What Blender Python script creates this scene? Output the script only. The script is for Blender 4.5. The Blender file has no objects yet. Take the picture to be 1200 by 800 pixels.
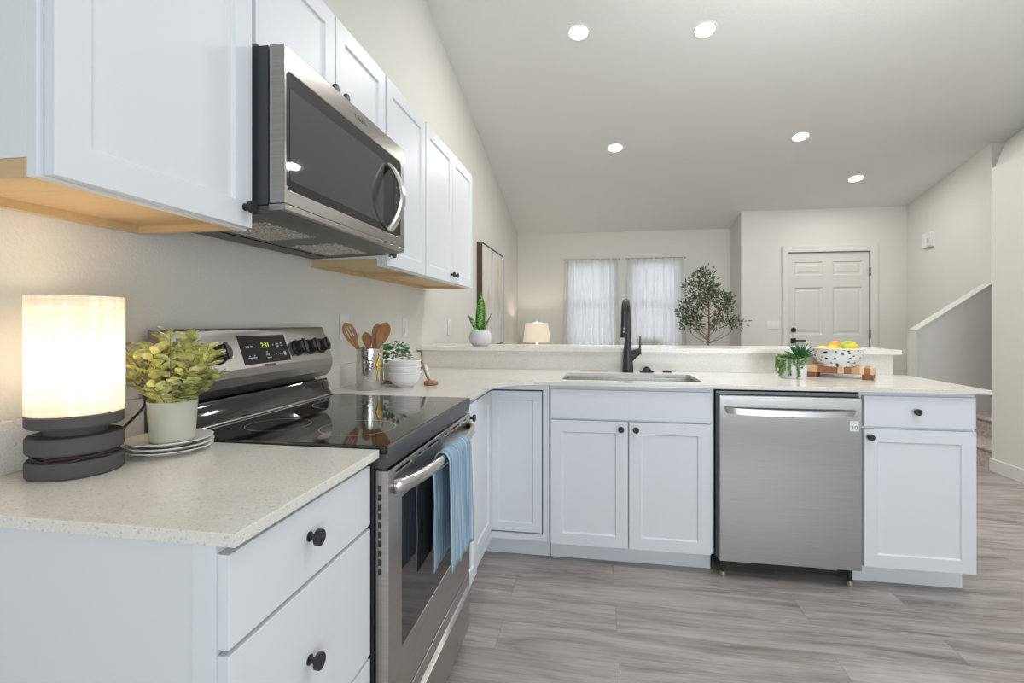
import bpy, bmesh, math, random
from mathutils import Vector, Matrix
random.seed(7)
S = bpy.context.scene
COL = S.collection

# ------------------------------------------------------------------ camera
cam_d = bpy.data.cameras.new('camera')
cam_d.sensor_width = 36.0
cam_d.lens = 584.9979 / 1200 * 36.0
cam_d.shift_y = -(400 - 377.2526) / 1200
cam_d.clip_start = 0.02
cam = bpy.data.objects.new('camera', cam_d)
COL.objects.link(cam)
cam.location = (1.1419, -1.0869, 1.2077)
cam.rotation_euler = (math.pi / 2, 0, 0.1682)
S.camera = cam

# ------------------------------------------------------------------ world, exposure, large lights
S.view_settings.view_transform = 'Standard'
S.view_settings.look = 'None'
S.view_settings.exposure = 0.20
S.view_settings.gamma = 1.0
S.view_settings.use_curve_mapping = False
W = bpy.data.worlds.new('world')
S.world = W
W.use_nodes = True
W.node_tree.nodes['Background'].inputs[0].default_value = (0.92, 0.96, 1.0, 1)
W.node_tree.nodes['Background'].inputs[1].default_value = 4.6


def area_light(name, loc, rot, sx, sy, power, color):
    d = bpy.data.lights.new(name, 'AREA')
    d.shape = 'RECTANGLE'; d.size = sx; d.size_y = sy; d.energy = power; d.color = color
    o = bpy.data.objects.new(name, d); COL.objects.link(o)
    o.location = loc; o.rotation_euler = rot
    return o


# unseen fill lights, added to brighten the kitchen and the living room
area_light('rear_fill', (2.6, -2.95, 1.45), (math.radians(105), 0, 0), 2.4, 2.2, 84, (0.85, 0.93, 1.0))  # cool fill added behind the camera; no glazing is built there
area_light('kitchen_fill', (2.5, 0.15, 3.36), (0.12, 0, 0), 2.2, 1.0, 25, (0.95, 0.975, 1.0))  # added soft fill over the kitchen, without a fixture
area_light('living_fill', (2.6, 1.2, 3.1), (math.radians(72), 0, 0), 1.8, 0.5, 25, (1.0, 0.985, 0.96))  # added fill aimed at the far wall, not a lamp of the room

# ------------------------------------------------------------------ materials
MATS = {}


def mat(name, color=(0.8, 0.8, 0.8), rough=0.5, metal=0.0, **kw):
    m = bpy.data.materials.new(name); m.use_nodes = True
    b = m.node_tree.nodes['Principled BSDF']
    b.inputs['Base Color'].default_value = (*color, 1)
    b.inputs['Roughness'].default_value = rough
    b.inputs['Metallic'].default_value = metal
    if 'emit' in kw:
        b.inputs['Emission Color'].default_value = (*kw['emit'], 1)
        b.inputs['Emission Strength'].default_value = kw.get('strength', 1)
    if 'aniso' in kw:
        b.inputs['Anisotropic'].default_value = kw['aniso']
    if 'spec' in kw:
        b.inputs['Specular IOR Level'].default_value = kw['spec']
    if 'coat' in kw:
        b.inputs['Coat Weight'].default_value = kw['coat']
    MATS[name] = m
    return m


def nodes(m):
    return m.node_tree.nodes, m.node_tree.links, m.node_tree.nodes['Principled BSDF']


def ramp(n, stops):
    r = n.new('ShaderNodeValToRGB')
    e = r.color_ramp.elements
    while len(e) < len(stops): e.new(0.5)
    for el, (p, c) in zip(e, stops):
        el.position = p; el.color = (*c, 1)
    return r


def noise_mat(name, stops, scale=(1, 1, 1), nscale=8.0, detail=6, rough=0.5, bump=0.0, bscale=None, metal=0, distort=0.0, rough_n=0.6):
    m = mat(name, (1, 1, 1), rough, metal)
    n, l, b = nodes(m)
    tc = n.new('ShaderNodeTexCoord'); mp = n.new('ShaderNodeMapping')
    mp.inputs['Scale'].default_value = scale
    l.new(tc.outputs['Object'], mp.inputs[0])
    t = n.new('ShaderNodeTexNoise')
    t.inputs['Scale'].default_value = nscale; t.inputs['Detail'].default_value = detail
    t.inputs['Roughness'].default_value = rough_n; t.inputs['Distortion'].default_value = distort
    l.new(mp.outputs[0], t.inputs['Vector'])
    r = ramp(n, stops)
    l.new(t.outputs[0], r.inputs[0]); l.new(r.outputs[0], b.inputs['Base Color'])
    if bump:
        t2 = t
        if bscale:
            t2 = n.new('ShaderNodeTexNoise'); t2.inputs['Scale'].default_value = bscale
            t2.inputs['Detail'].default_value = 3
            l.new(tc.outputs['Object'], t2.inputs['Vector'])
        bp = n.new('ShaderNodeBump'); bp.inputs['Strength'].default_value = bump
        bp.inputs['Distance'].default_value = 0.01
        l.new(t2.outputs[0], bp.inputs['Height']); l.new(bp.outputs[0], b.inputs['Normal'])
    return m


WALLC = (0.69, 0.68, 0.635)
noise_mat('wall_paint', [(0.3, WALLC), (0.7, (0.71, 0.70, 0.655))], nscale=2, rough=0.65, bump=0.16, bscale=130)
noise_mat('ceiling_paint', [(0.3, (0.80, 0.80, 0.785)), (0.7, (0.82, 0.82, 0.805))], nscale=2, rough=0.8, bump=0.12, bscale=60)
noise_mat('stair_wall_paint', [(0.3, (0.66, 0.65, 0.625)), (0.7, (0.68, 0.67, 0.645))], nscale=2, rough=0.7, bump=0.1, bscale=60)
mat('trim_paint', (0.70, 0.69, 0.65), 0.4)
mat('door_paint', (0.68, 0.67, 0.63), 0.4)
mat('cabinet_white', (0.755, 0.78, 0.815), 0.38)
mat('cabinet_side', (0.73, 0.75, 0.78), 0.4)
mat('gap_shade', (0.03, 0.03, 0.032), 0.7)  # near-black standing in for shade inside gaps, vents and slots
mat('knob_black', (0.018, 0.018, 0.02), 0.42)
mat('black_metal', (0.045, 0.047, 0.052), 0.38, 0.4)
mat('black_plastic', (0.02, 0.02, 0.022), 0.35)
mat('dark_steel', (0.12, 0.12, 0.125), 0.35, 0.8)
mat('pan_grey', (0.13, 0.13, 0.135), 0.42, 0.5)
mat('charcoal_side', (0.055, 0.058, 0.066), 0.45, 0.3)
mat('black_glass', (0.012, 0.012, 0.013), 0.04, 0.0, spec=0.9)
mat('cooktop_glass', (0.014, 0.013, 0.013), 0.05, 0.0, spec=1.0)
mat('oven_glass', (0.02, 0.02, 0.021), 0.03, 0.0, spec=0.9)
mat('microwave_glass', (0.075, 0.075, 0.077), 0.03, 0.0, spec=0.5)
mat('burner_line', (0.35, 0.34, 0.33), 0.4)
mat('display_black', (0.015, 0.016, 0.02), 0.45, spec=0.25)
mat('digit_glow', (0.1, 0.1, 0.02), 0.5, emit=(0.75, 0.85, 0.15), strength=0.8)
mat('print_grey', (0.45, 0.45, 0.46), 0.5)
mat('print_dark', (0.1, 0.1, 0.11), 0.5)
mat('sticker_white', (0.85, 0.86, 0.88), 0.4)
mat('handle_steel', (0.60, 0.59, 0.58), 0.28, 1.0)
mat('dw_handle', (0.50, 0.50, 0.505), 0.36, 1.0)
mat('ceramic_white', (0.82, 0.82, 0.81), 0.25)
mat('plate_white', (0.84, 0.82, 0.78), 0.3)
mat('pot_grey', (0.62, 0.63, 0.65), 0.7)
mat('pot_sage', (0.50, 0.52, 0.43), 0.6)
mat('pot_speckled', (0.80, 0.80, 0.80), 0.5)
mat('soil', (0.10, 0.07, 0.045), 0.95)
mat('lamp_base', (0.085, 0.078, 0.078), 0.75)
mat('cord', (0.035, 0.02, 0.018), 0.5)
mat('cream_shade', (0.78, 0.70, 0.58), 0.8, emit=(1.0, 0.83, 0.62), strength=0.30)
mat('plastic_white', (0.78, 0.78, 0.77), 0.4)
mat('gold', (0.85, 0.58, 0.16), 0.25, 1.0)
mat('rod_bronze', (0.42, 0.33, 0.27), 0.5)
mat('grass_leaf', (0.45, 0.50, 0.16), 0.6)
mat('light_lens', (1, 1, 1), 0.5, emit=(1.0, 0.97, 0.92), strength=7.0)
mat('fruit_yellow', (0.88, 0.58, 0.03), 0.4)
mat('fruit_green', (0.52, 0.55, 0.05), 0.4)
mat('fruit_orange', (0.90, 0.36, 0.03), 0.45)
mat('brass', (0.55, 0.48, 0.36), 0.35, 0.9)
mat('copper_fitting', (0.55, 0.42, 0.36), 0.5, 0.4)
mat('steel_hinge', (0.35, 0.34, 0.33), 0.35, 0.9)
mat('frame_brown', (0.075, 0.042, 0.032), 0.5)
mat('trunk', (0.24, 0.15, 0.10), 0.85)
mat('glass_pane', (1, 1, 1), 0.0)
n, l, b = nodes(MATS['glass_pane']); b.inputs['Transmission Weight'].default_value = 1.0; b.inputs['IOR'].default_value = 1.02

# steel with vertical brush streaks
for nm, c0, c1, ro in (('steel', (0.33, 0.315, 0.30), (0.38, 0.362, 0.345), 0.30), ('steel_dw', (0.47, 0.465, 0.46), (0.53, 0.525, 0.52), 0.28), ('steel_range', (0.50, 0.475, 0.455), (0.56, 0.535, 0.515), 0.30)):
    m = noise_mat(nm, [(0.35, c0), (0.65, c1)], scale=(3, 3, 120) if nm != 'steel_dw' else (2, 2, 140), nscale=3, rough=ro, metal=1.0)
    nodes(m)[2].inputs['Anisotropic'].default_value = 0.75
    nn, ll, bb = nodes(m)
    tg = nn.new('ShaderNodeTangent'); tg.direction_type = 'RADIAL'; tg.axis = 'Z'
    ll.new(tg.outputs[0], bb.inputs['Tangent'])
noise_mat('steel_hammered', [(0.4, (0.62, 0.60, 0.57)), (0.6, (0.70, 0.68, 0.65))], nscale=60, rough=0.16, metal=1.0, bump=0.14, bscale=130)
noise_mat('sink_steel', [(0.4, (0.55, 0.55, 0.55)), (0.6, (0.62, 0.62, 0.61))], scale=(40, 2, 2), nscale=3, rough=0.28, metal=1.0)
noise_mat('wood_birch', [(0.3, (0.56, 0.40, 0.22)), (0.7, (0.62, 0.45, 0.26))], scale=(2, 14, 14), nscale=4, rough=0.5)
noise_mat('wood_utensil', [(0.3, (0.30, 0.135, 0.055)), (0.7, (0.46, 0.23, 0.10))], scale=(30, 30, 5), nscale=3, rough=0.45)
noise_mat('wood_foot', [(0.3, (0.20, 0.075, 0.03)), (0.7, (0.32, 0.13, 0.055))], scale=(30, 30, 5), nscale=3, rough=0.45)
noise_mat('wood_brush', [(0.3, (0.32, 0.15, 0.08)), (0.7, (0.42, 0.21, 0.12))], scale=(20, 20, 6), nscale=3, rough=0.5)
noise_mat('filter_mesh', [(0.42, (0.25, 0.23, 0.20)), (0.58, (0.80, 0.76, 0.70))], nscale=160, detail=2, rough=0.4, metal=0.6)
noise_mat('carpet', [(0.35, (0.36, 0.305, 0.285)), (0.65, (0.62, 0.55, 0.52))], nscale=45, detail=8, rough=0.95, bump=0.6, bscale=160)
noise_mat('towel_blue', [(0.38, (0.19, 0.31, 0.44)), (0.52, (0.30, 0.44, 0.56)), (0.66, (0.55, 0.65, 0.72))], scale=(1, 34, 1.2), nscale=2.2, detail=5, rough=0.95, bump=0.2, bscale=300)
noise_mat('leaf_yellow', [(0.34, (0.38, 0.43, 0.22)), (0.5, (0.66, 0.66, 0.20)), (0.66, (0.80, 0.77, 0.48))], nscale=32, detail=2, rough=0.55)
noise_mat('leaf_dark', [(0.35, (0.045, 0.14, 0.05)), (0.55, (0.12, 0.27, 0.10)), (0.7, (0.42, 0.52, 0.33))], nscale=45, detail=2, rough=0.5)
noise_mat('leaf_snake', [(0.44, (0.035, 0.13, 0.03)), (0.56, (0.22, 0.46, 0.09))], scale=(1, 1, 1.6), nscale=75, detail=1, rough=0.45)
noise_mat('leaf_green', [(0.35, (0.06, 0.18, 0.05)), (0.65, (0.30, 0.45, 0.14))], nscale=60, detail=2, rough=0.5)
noise_mat('leaf_spike', [(0.35, (0.025, 0.13, 0.05)), (0.65, (0.07, 0.25, 0.10))], nscale=20, detail=2, rough=0.45)
noise_mat('leaf_olive', [(0.35, (0.035, 0.06, 0.03)), (0.6, (0.10, 0.14, 0.07)), (0.75, (0.22, 0.24, 0.15))], nscale=25, detail=2, rough=0.55)
noise_mat('painting_canvas', [(0.34, (0.36, 0.38, 0.48)), (0.43, (0.60, 0.60, 0.62)), (0.50, (0.71, 0.69, 0.63)), (0.56, (0.74, 0.72, 0.66)), (0.62, (0.60, 0.50, 0.40)), (0.68, (0.70, 0.67, 0.61))], scale=(1, 3.2, 0.8), nscale=1.6, detail=8, rough=0.7, distort=0.8)
noise_mat('linen', [(0.4, (0.8, 0.76, 0.7)), (0.6, (0.86, 0.83, 0.78))], scale=(1, 1, 1), nscale=50, rough=0.9)
n, l, b = nodes(MATS['linen'])
tc = n.new('ShaderNodeTexCoord'); outs = []
for sc in ((90, 90, 3), (4, 4, 160)):
    mp = n.new('ShaderNodeMapping'); mp.inputs['Scale'].default_value = sc
    t = n.new('ShaderNodeTexNoise'); t.inputs['Scale'].default_value = 1.6; t.inputs['Detail'].default_value = 4
    l.new(tc.outputs['Object'], mp.inputs[0]); l.new(mp.outputs[0], t.inputs['Vector']); outs.append(t)
mx = n.new('ShaderNodeMath'); mx.operation = 'ADD'
l.new(outs[0].outputs[0], mx.inputs[0]); l.new(outs[1].outputs[0], mx.inputs[1])
rl = ramp(n, [(0.38, (0.74, 0.71, 0.66)), (0.62, (0.92, 0.90, 0.87))])
hf = n.new('ShaderNodeMath'); hf.operation = 'MULTIPLY'; hf.inputs[1].default_value = 0.5
l.new(mx.outputs[0], hf.inputs[0]); l.new(hf.outputs[0], rl.inputs[0])
tl = n.new('ShaderNodeBsdfTranslucent'); df = n.new('ShaderNodeBsdfDiffuse'); ms = n.new('ShaderNodeMixShader'); ms.inputs[0].default_value = 0.45
l.new(rl.outputs[0], tl.inputs[0]); l.new(rl.outputs[0], df.inputs[0])
l.new(tl.outputs[0], ms.inputs[1]); l.new(df.outputs[0], ms.inputs[2])
l.new(ms.outputs[0], n['Material Output'].inputs[0]); n.remove(b)

# quartz: pale with fine speckles
m = mat('quartz', (1, 1, 1), 0.16)
n, l, b = nodes(m)
tc = n.new('ShaderNodeTexCoord')
t1 = n.new('ShaderNodeTexNoise'); t1.inputs['Scale'].default_value = 230; t1.inputs['Detail'].default_value = 2
t2 = n.new('ShaderNodeTexNoise'); t2.inputs['Scale'].default_value = 7; t2.inputs['Detail'].default_value = 4
for t in (t1, t2): l.new(tc.outputs['Object'], t.inputs['Vector'])
r1 = ramp(n, [(0.28, (0.56, 0.52, 0.45)), (0.38, (0.785, 0.76, 0.715)), (0.62, (0.81, 0.785, 0.74)), (0.72, (0.88, 0.86, 0.83))])
r2 = ramp(n, [(0.3, (0.95, 0.94, 0.92)), (0.7, (1.0, 1.0, 1.0))])
mm = n.new('ShaderNodeMix'); mm.data_type = 'RGBA'; mm.blend_type = 'MULTIPLY'; mm.inputs[0].default_value = 1.0
l.new(t1.outputs[0], r1.inputs[0]); l.new(t2.outputs[0], r2.inputs[0])
l.new(r1.outputs[0], mm.inputs[6]); l.new(r2.outputs[0], mm.inputs[7]); l.new(mm.outputs[2], b.inputs['Base Color'])

# grey oak vinyl planks running left to right
m = mat('vinyl_plank', (1, 1, 1), 0.36)
n, l, b = nodes(m)
tc = n.new('ShaderNodeTexCoord')
bk = n.new('ShaderNodeTexBrick')
bk.offset = 0.37; bk.inputs['Scale'].default_value = 1.0
bk.inputs['Brick Width'].default_value = 1.22; bk.inputs['Row Height'].default_value = 0.18
bk.inputs['Mortar Size'].default_value = 0.0012; bk.inputs['Mortar Smooth'].default_value = 0.2
bk.inputs['Color1'].default_value = (0, 0, 0, 1); bk.inputs['Color2'].default_value = (1, 1, 1, 1)
bk.inputs['Mortar'].default_value = (0.5, 0.5, 0.5, 1)
l.new(tc.outputs['Object'], bk.inputs['Vector'])
off = n.new('ShaderNodeVectorMath'); off.operation = 'MULTIPLY_ADD'
l.new(bk.outputs['Color'], off.inputs[0]); off.inputs[1].default_value = (7.3, 3.1, 5.0)
l.new(tc.outputs['Object'], off.inputs[2])
mp = n.new('ShaderNodeMapping'); mp.inputs['Scale'].default_value = (0.85, 6.5, 1.0)
l.new(off.outputs[0], mp.inputs[0])
g1 = n.new('ShaderNodeTexNoise'); g1.inputs['Scale'].default_value = 2.0; g1.inputs['Detail'].default_value = 8
g1.inputs['Roughness'].default_value = 0.62; g1.inputs['Distortion'].default_value = 0.8
l.new(mp.outputs[0], g1.inputs['Vector'])
mp2 = n.new('ShaderNodeMapping'); mp2.inputs['Scale'].default_value = (2.0, 60.0, 1.0)
l.new(off.outputs[0], mp2.inputs[0])
g2 = n.new('ShaderNodeTexNoise'); g2.inputs['Scale'].default_value = 2.0; g2.inputs['Detail'].default_value = 4
l.new(mp2.outputs[0], g2.inputs['Vector'])
ad = n.new('ShaderNodeMath'); ad.operation = 'MULTIPLY_ADD'; ad.inputs[1].default_value = 0.35
l.new(g2.outputs[0], ad.inputs[0]); l.new(g1.outputs[0], ad.inputs[2])
rr = ramp(n, [(0.46, (0.195, 0.158, 0.143)), (0.58, (0.325, 0.283, 0.262)), (0.72, (0.43, 0.387, 0.364)), (0.88, (0.53, 0.49, 0.465))])
l.new(ad.outputs[0], rr.inputs[0])
sepb = n.new('ShaderNodeMapRange'); sepb.inputs['To Min'].default_value = 0.88; sepb.inputs['To Max'].default_value = 1.02
l.new(bk.outputs['Color'], sepb.inputs['Value'])
mv = n.new('ShaderNodeMix'); mv.data_type = 'RGBA'; mv.blend_type = 'MULTIPLY'; mv.inputs[0].default_value = 1.0
l.new(rr.outputs[0], mv.inputs[6]); l.new(sepb.outputs[0], mv.inputs[7])
mj = n.new('ShaderNodeMix'); mj.data_type = 'RGBA'; mj.inputs[7].default_value = (0.27, 0.235, 0.218, 1)
l.new(bk.outputs['Fac'], mj.inputs[0]); l.new(mv.outputs[2], mj.inputs[6])
l.new(mj.outputs[2], b.inputs['Base Color'])
bpn = n.new('ShaderNodeBump'); bpn.inputs['Strength'].default_value = 0.06; bpn.inputs['Distance'].default_value = 0.01
l.new(ad.outputs[0], bpn.inputs['Height']); l.new(bpn.outputs[0], b.inputs['Normal'])

# striped butcher block
m = mat('butcher_block', (1, 1, 1), 0.4)
n, l, b = nodes(m)
tc = n.new('ShaderNodeTexCoord')
vn = n.new('ShaderNodeTexVoronoi'); vn.voronoi_dimensions = '1D'; vn.inputs['Scale'].default_value = 36
sx = n.new('ShaderNodeSeparateXYZ'); l.new(tc.outputs['Object'], sx.inputs[0]); l.new(sx.outputs[0], vn.inputs['W'])
sr = n.new('ShaderNodeSeparateColor'); l.new(vn.outputs['Color'], sr.inputs[0])
rb = ramp(n, [(0.0, (0.36, 0.15, 0.06)), (0.20, (0.70, 0.49, 0.27)), (0.55, (0.78, 0.60, 0.38)), (0.88, (0.62, 0.37, 0.18))])
rb.color_ramp.interpolation = 'CONSTANT'
l.new(sr.outputs[0], rb.inputs[0]); l.new(rb.outputs[0], b.inputs['Base Color'])

# white bowl with dark irregular dashes
m = mat('bowl_dashes', (1, 1, 1), 0.4)
n, l, b = nodes(m)
tc = n.new('ShaderNodeTexCoord')
mpb = n.new('ShaderNodeMapping'); mpb.inputs['Scale'].default_value = (1, 1, 1.7)
vo = n.new('ShaderNodeTexVoronoi'); vo.inputs['Scale'].default_value = 36
l.new(tc.outputs['Object'], mpb.inputs[0]); l.new(mpb.outputs[0], vo.inputs['Vector'])
rd = ramp(n, [(0.0, (0.03, 0.028, 0.028)), (0.24, (0.03, 0.028, 0.028)), (0.28, (0.80, 0.80, 0.80))])
l.new(vo.outputs['Distance'], rd.inputs[0]); l.new(rd.outputs[0], b.inputs['Base Color'])

# sheer curtain
m = bpy.data.materials.new('sheer'); m.use_nodes = True; MATS['sheer'] = m
n, l = m.node_tree.nodes, m.node_tree.links
for x in list(n): n.remove(x)
o = n.new('ShaderNodeOutputMaterial'); tr = n.new('ShaderNodeBsdfTransparent'); tl = n.new('ShaderNodeBsdfTranslucent'); df = n.new('ShaderNodeBsdfDiffuse')
tl.inputs[0].default_value = (0.84, 0.86, 0.87, 1); df.inputs[0].default_value = (0.80, 0.80, 0.79, 1)
m1 = n.new('ShaderNodeMixShader'); m1.inputs[0].default_value = 0.5
m2 = n.new('ShaderNodeMixShader'); m2.inputs[0].default_value = 0.78
l.new(tl.outputs[0], m1.inputs[1]); l.new(df.outputs[0], m1.inputs[2])
l.new(tr.outputs[0], m2.inputs[1]); l.new(m1.outputs[0], m2.inputs[2]); l.new(m2.outputs[0], o.inputs[0])
# blind slats: thin, lets some light through
m = bpy.data.materials.new('blind_slat'); m.use_nodes = True; MATS['blind_slat'] = m
n, l = m.node_tree.nodes, m.node_tree.links
for x in list(n): n.remove(x)
o = n.new('ShaderNodeOutputMaterial'); tl = n.new('ShaderNodeBsdfTranslucent'); df = n.new('ShaderNodeBsdfDiffuse')
tl.inputs[0].default_value = (0.8, 0.82, 0.84, 1); df.inputs[0].default_value = (0.8, 0.8, 0.8, 1)
m1 = n.new('ShaderNodeMixShader'); m1.inputs[0].default_value = 0.5
l.new(tl.outputs[0], m1.inputs[1]); l.new(df.outputs[0], m1.inputs[2]); l.new(m1.outputs[0], o.inputs[0])


# ------------------------------------------------------------------ mesh helpers
def BM(): return bmesh.new()


def box(bm, x0, x1, y0, y1, z0, z1):
    vs = [bm.verts.new((x, y, z)) for x in (x0, x1) for y in (y0, y1) for z in (z0, z1)]
    for f in ((0, 1, 3, 2), (4, 6, 7, 5), (0, 4, 5, 1), (2, 3, 7, 6), (0, 2, 6, 4), (1, 5, 7, 3)):
        bm.faces.new([vs[i] for i in f])
    return bm


def prism(bm, pts, fn, d0, d1):
    """polygon pts (a,b) extruded from depth d0 to d1; fn(a,b,d)->xyz"""
    A = [bm.verts.new(fn(a, b_, d0)) for a, b_ in pts]
    B = [bm.verts.new(fn(a, b_, d1)) for a, b_ in pts]
    k = len(pts)
    bm.faces.new(A); bm.faces.new(B[::-1])
    for i in range(k):
        bm.faces.new((A[i], B[i], B[(i + 1) % k], A[(i + 1) % k]))
    return bm


def holed(bm, outer, holes, fn, d0, d1):
    """polygon with holes, extruded"""
    b2 = bmesh.new()
    for loop in [outer] + holes:
        vs = [b2.verts.new((a, b_, 0)) for a, b_ in loop]
        for i in range(len(vs)):
            b2.edges.new((vs[i], vs[(i + 1) % len(vs)]))
    bmesh.ops.triangle_fill(b2, use_beauty=True, use_dissolve=False, edges=b2.edges[:])
    b2.verts.index_update()
    vl = [v.co.copy() for v in b2.verts]
    A = [bm.verts.new(fn(v.x, v.y, d0)) for v in vl]; B = [bm.verts.new(fn(v.x, v.y, d1)) for v in vl]
    for f in b2.faces:
        ids = [v.index for v in f.verts]
        bm.faces.new([A[i] for i in ids]); bm.faces.new([B[i] for i in ids][::-1])
    for e in b2.edges:
        if len(e.link_faces) == 1:
            i, j = e.verts[0].index, e.verts[1].index
            bm.faces.new((A[i], A[j], B[j], B[i]))
    b2.free()
    return bm


def lathe(bm, prof, c=(0, 0, 0), n=40, axis='z', close=True):
    """prof list of (r,h)"""
    def P(r, h, t):
        a, b_ = r * math.cos(t), r * math.sin(t)
        if axis == 'z': v = (a, b_, h)
        elif axis == 'x': v = (h, a, b_)
        else: v = (a, -h, b_)
        return (v[0] + c[0], v[1] + c[1], v[2] + c[2])
    rings = []
    for r, h in prof:
        if r < 1e-6: rings.append([bm.verts.new(P(0, h, 0))])
        else: rings.append([bm.verts.new(P(r, h, 2 * math.pi * i / n)) for i in range(n)])
    for R0, R1 in zip(rings, rings[1:]):
        for i in range(n):
            j = (i + 1) % n
            q = [R0[i % len(R0)], R0[j % len(R0)], R1[j % len(R1)], R1[i % len(R1)]]
            u = []
            for v in q:
                if v not in u: u.append(v)
            if len(u) > 2: bm.faces.new(u)
    return bm


def tube(bm, pts, r, n=10, cap=True):
    pts = [Vector(p) for p in pts]
    rs = r if isinstance(r, (list, tuple)) else [r] * len(pts)
    rings = []; up = None
    for i, p in enumerate(pts):
        d = (pts[min(i + 1, len(pts) - 1)] - pts[max(i - 1, 0)]).normalized()
        if up is None:
            up = Vector((0, 0, 1)) if abs(d.z) < 0.9 else Vector((1, 0, 0))
        s = d.cross(up).normalized(); up = s.cross(d).normalized()
        rings.append([bm.verts.new(p + (s * math.cos(2 * math.pi * k / n) + up * math.sin(2 * math.pi * k / n)) * rs[i]) for k in range(n)])
    for A, B in zip(rings, rings[1:]):
        for k in range(n):
            bm.faces.new((A[k], A[(k + 1) % n], B[(k + 1) % n], B[k]))
    if cap:
        bm.faces.new(rings[0][::-1]); bm.faces.new(rings[-1])
    return bm


def spline(pts, k=8):
    pts = [Vector(p) for p in pts]; out = []
    for i in range(len(pts) - 1):
        p0 = pts[max(i - 1, 0)]; p1 = pts[i]; p2 = pts[i + 1]; p3 = pts[min(i + 2, len(pts) - 1)]
        for j in range(k):
            t = j / k
            out.append(0.5 * ((2 * p1) + (p2 - p0) * t + (2 * p0 - 5 * p1 + 4 * p2 - p3) * t * t + (3 * p1 - p0 - 3 * p2 + p3) * t ** 3))
    out.append(pts[-1])
    return out


def leaf(bm, p, d, nrm, L, Wd, curl=0.15):
    p = Vector(p); d = Vector(d).normalized(); nrm = Vector(nrm)
    s = d.cross(nrm)
    if s.length < 1e-4: s = d.cross(Vector((0.3, 0.5, 0.8)))
    s.normalize(); nn = s.cross(d).normalized()
    prof = ((0.0, 0.06), (0.25, 0.75), (0.5, 1.0), (0.75, 0.72), (1.0, 0.04))
    rows = []
    for t, w in prof:
        c = p + d * (L * t) + nn * (-curl * L * t * t)
        e = nn * (0.10 * Wd * w)
        rows.append([bm.verts.new(c + s * (Wd / 2 * w) + e), bm.verts.new(c), bm.verts.new(c - s * (Wd / 2 * w) + e)])
    for A, B in zip(rows, rows[1:]):
        for i in range(2):
            bm.faces.new((A[i], A[i + 1], B[i + 1], B[i]))


def empty(name, loc, label=None, cat=None, group=None, kind=None, rotz=0):
    o = bpy.data.objects.new(name, None); COL.objects.link(o)
    o.empty_display_size = 0.05
    o.location = loc; o.rotation_euler = (0, 0, rotz)
    tag(o, label, cat, group, kind)
    return o


def tag(o, label=None, cat=None, group=None, kind=None):
    if label: o['label'] = label
    if cat: o['category'] = cat
    if group: o['group'] = group
    if kind: o['kind'] = kind
    return o


def world_loc(o):
    v = Vector((0, 0, 0))
    while o is not None:
        v = v + Vector(o.location); o = o.parent
    return v


def obj(name, bm, m, parent=None, loc=None, bevel=0, smooth=False, local=False, fix=True, seg=2):
    """link bm (world coordinates) as one mesh object; origin at loc, else at the parent's origin"""
    if fix: bmesh.ops.recalc_face_normals(bm, faces=bm.faces[:])
    base = Vector((0, 0, 0)) if local else (Vector(loc) if loc is not None else (world_loc(parent) if parent else Vector((0, 0, 0))))
    if not local:
        for v in bm.verts: v.co -= base
    me = bpy.data.meshes.new(name); bm.to_mesh(me); bm.free()
    me.materials.append(MATS[m] if isinstance(m, str) else m)
    o = bpy.data.objects.new(name, me); COL.objects.link(o)
    if parent:
        o.parent = parent
        if loc is not None: o.location = Vector(loc) - world_loc(parent)
    elif loc is not None: o.location = loc
    if smooth:
        for p in me.polygons: p.use_smooth = True
        if smooth != 'all':
            try: me.set_sharp_from_angle(angle=math.radians(35))
            except Exception: pass
    if bevel:
        md = o.modifiers.new('bevel', 'BEVEL'); md.width = bevel; md.segments = seg
        md.limit_method = 'ANGLE'; md.angle_limit = math.radians(40); md.harden_normals = False
    return o


def structure(name, bm, m, parent=None, **kw):
    o = obj(name, bm, m, parent, **kw)
    if parent is None: o['kind'] = 'structure'
    return o


def text(name, s, size, m, parent, M, depth=0.0004):
    c = bpy.data.curves.new(name, 'FONT'); c.body = s; c.size = size; c.extrude = depth
    c.align_x = 'CENTER'; c.align_y = 'CENTER'
    t = bpy.data.objects.new(name, c); COL.objects.link(t)
    me = bpy.data.meshes.new_from_object(t)
    bpy.data.objects.remove(t); bpy.data.curves.remove(c)
    me.transform(M)
    me.transform(Matrix.Translation(-world_loc(parent)))
    me.materials.append(MATS[m])
    o = bpy.data.objects.new(name, me); COL.objects.link(o); o.parent = parent
    return o


def frame_matrix(origin, right, up):
    r = Vector(right).normalized(); u = Vector(up).normalized(); w = r.cross(u)
    return Matrix(((r.x, u.x, w.x, origin[0]), (r.y, u.y, w.y, origin[1]), (r.z, u.z, w.z, origin[2]), (0, 0, 0, 1)))


FX = lambda xf: (lambda a, b_, d: (xf + d, a, b_))      # front faces +x; a=y, b=z, d outward
FY = lambda yf: (lambda a, b_, d: (a, yf - d, b_))      # front faces -y; a=x


def slab(bm, fn, a0, a1, b0, b1, t=0.019):
    return prism(bm, [(a0, b0), (a1, b0), (a1, b1), (a0, b1)], fn, 0, t)


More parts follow.
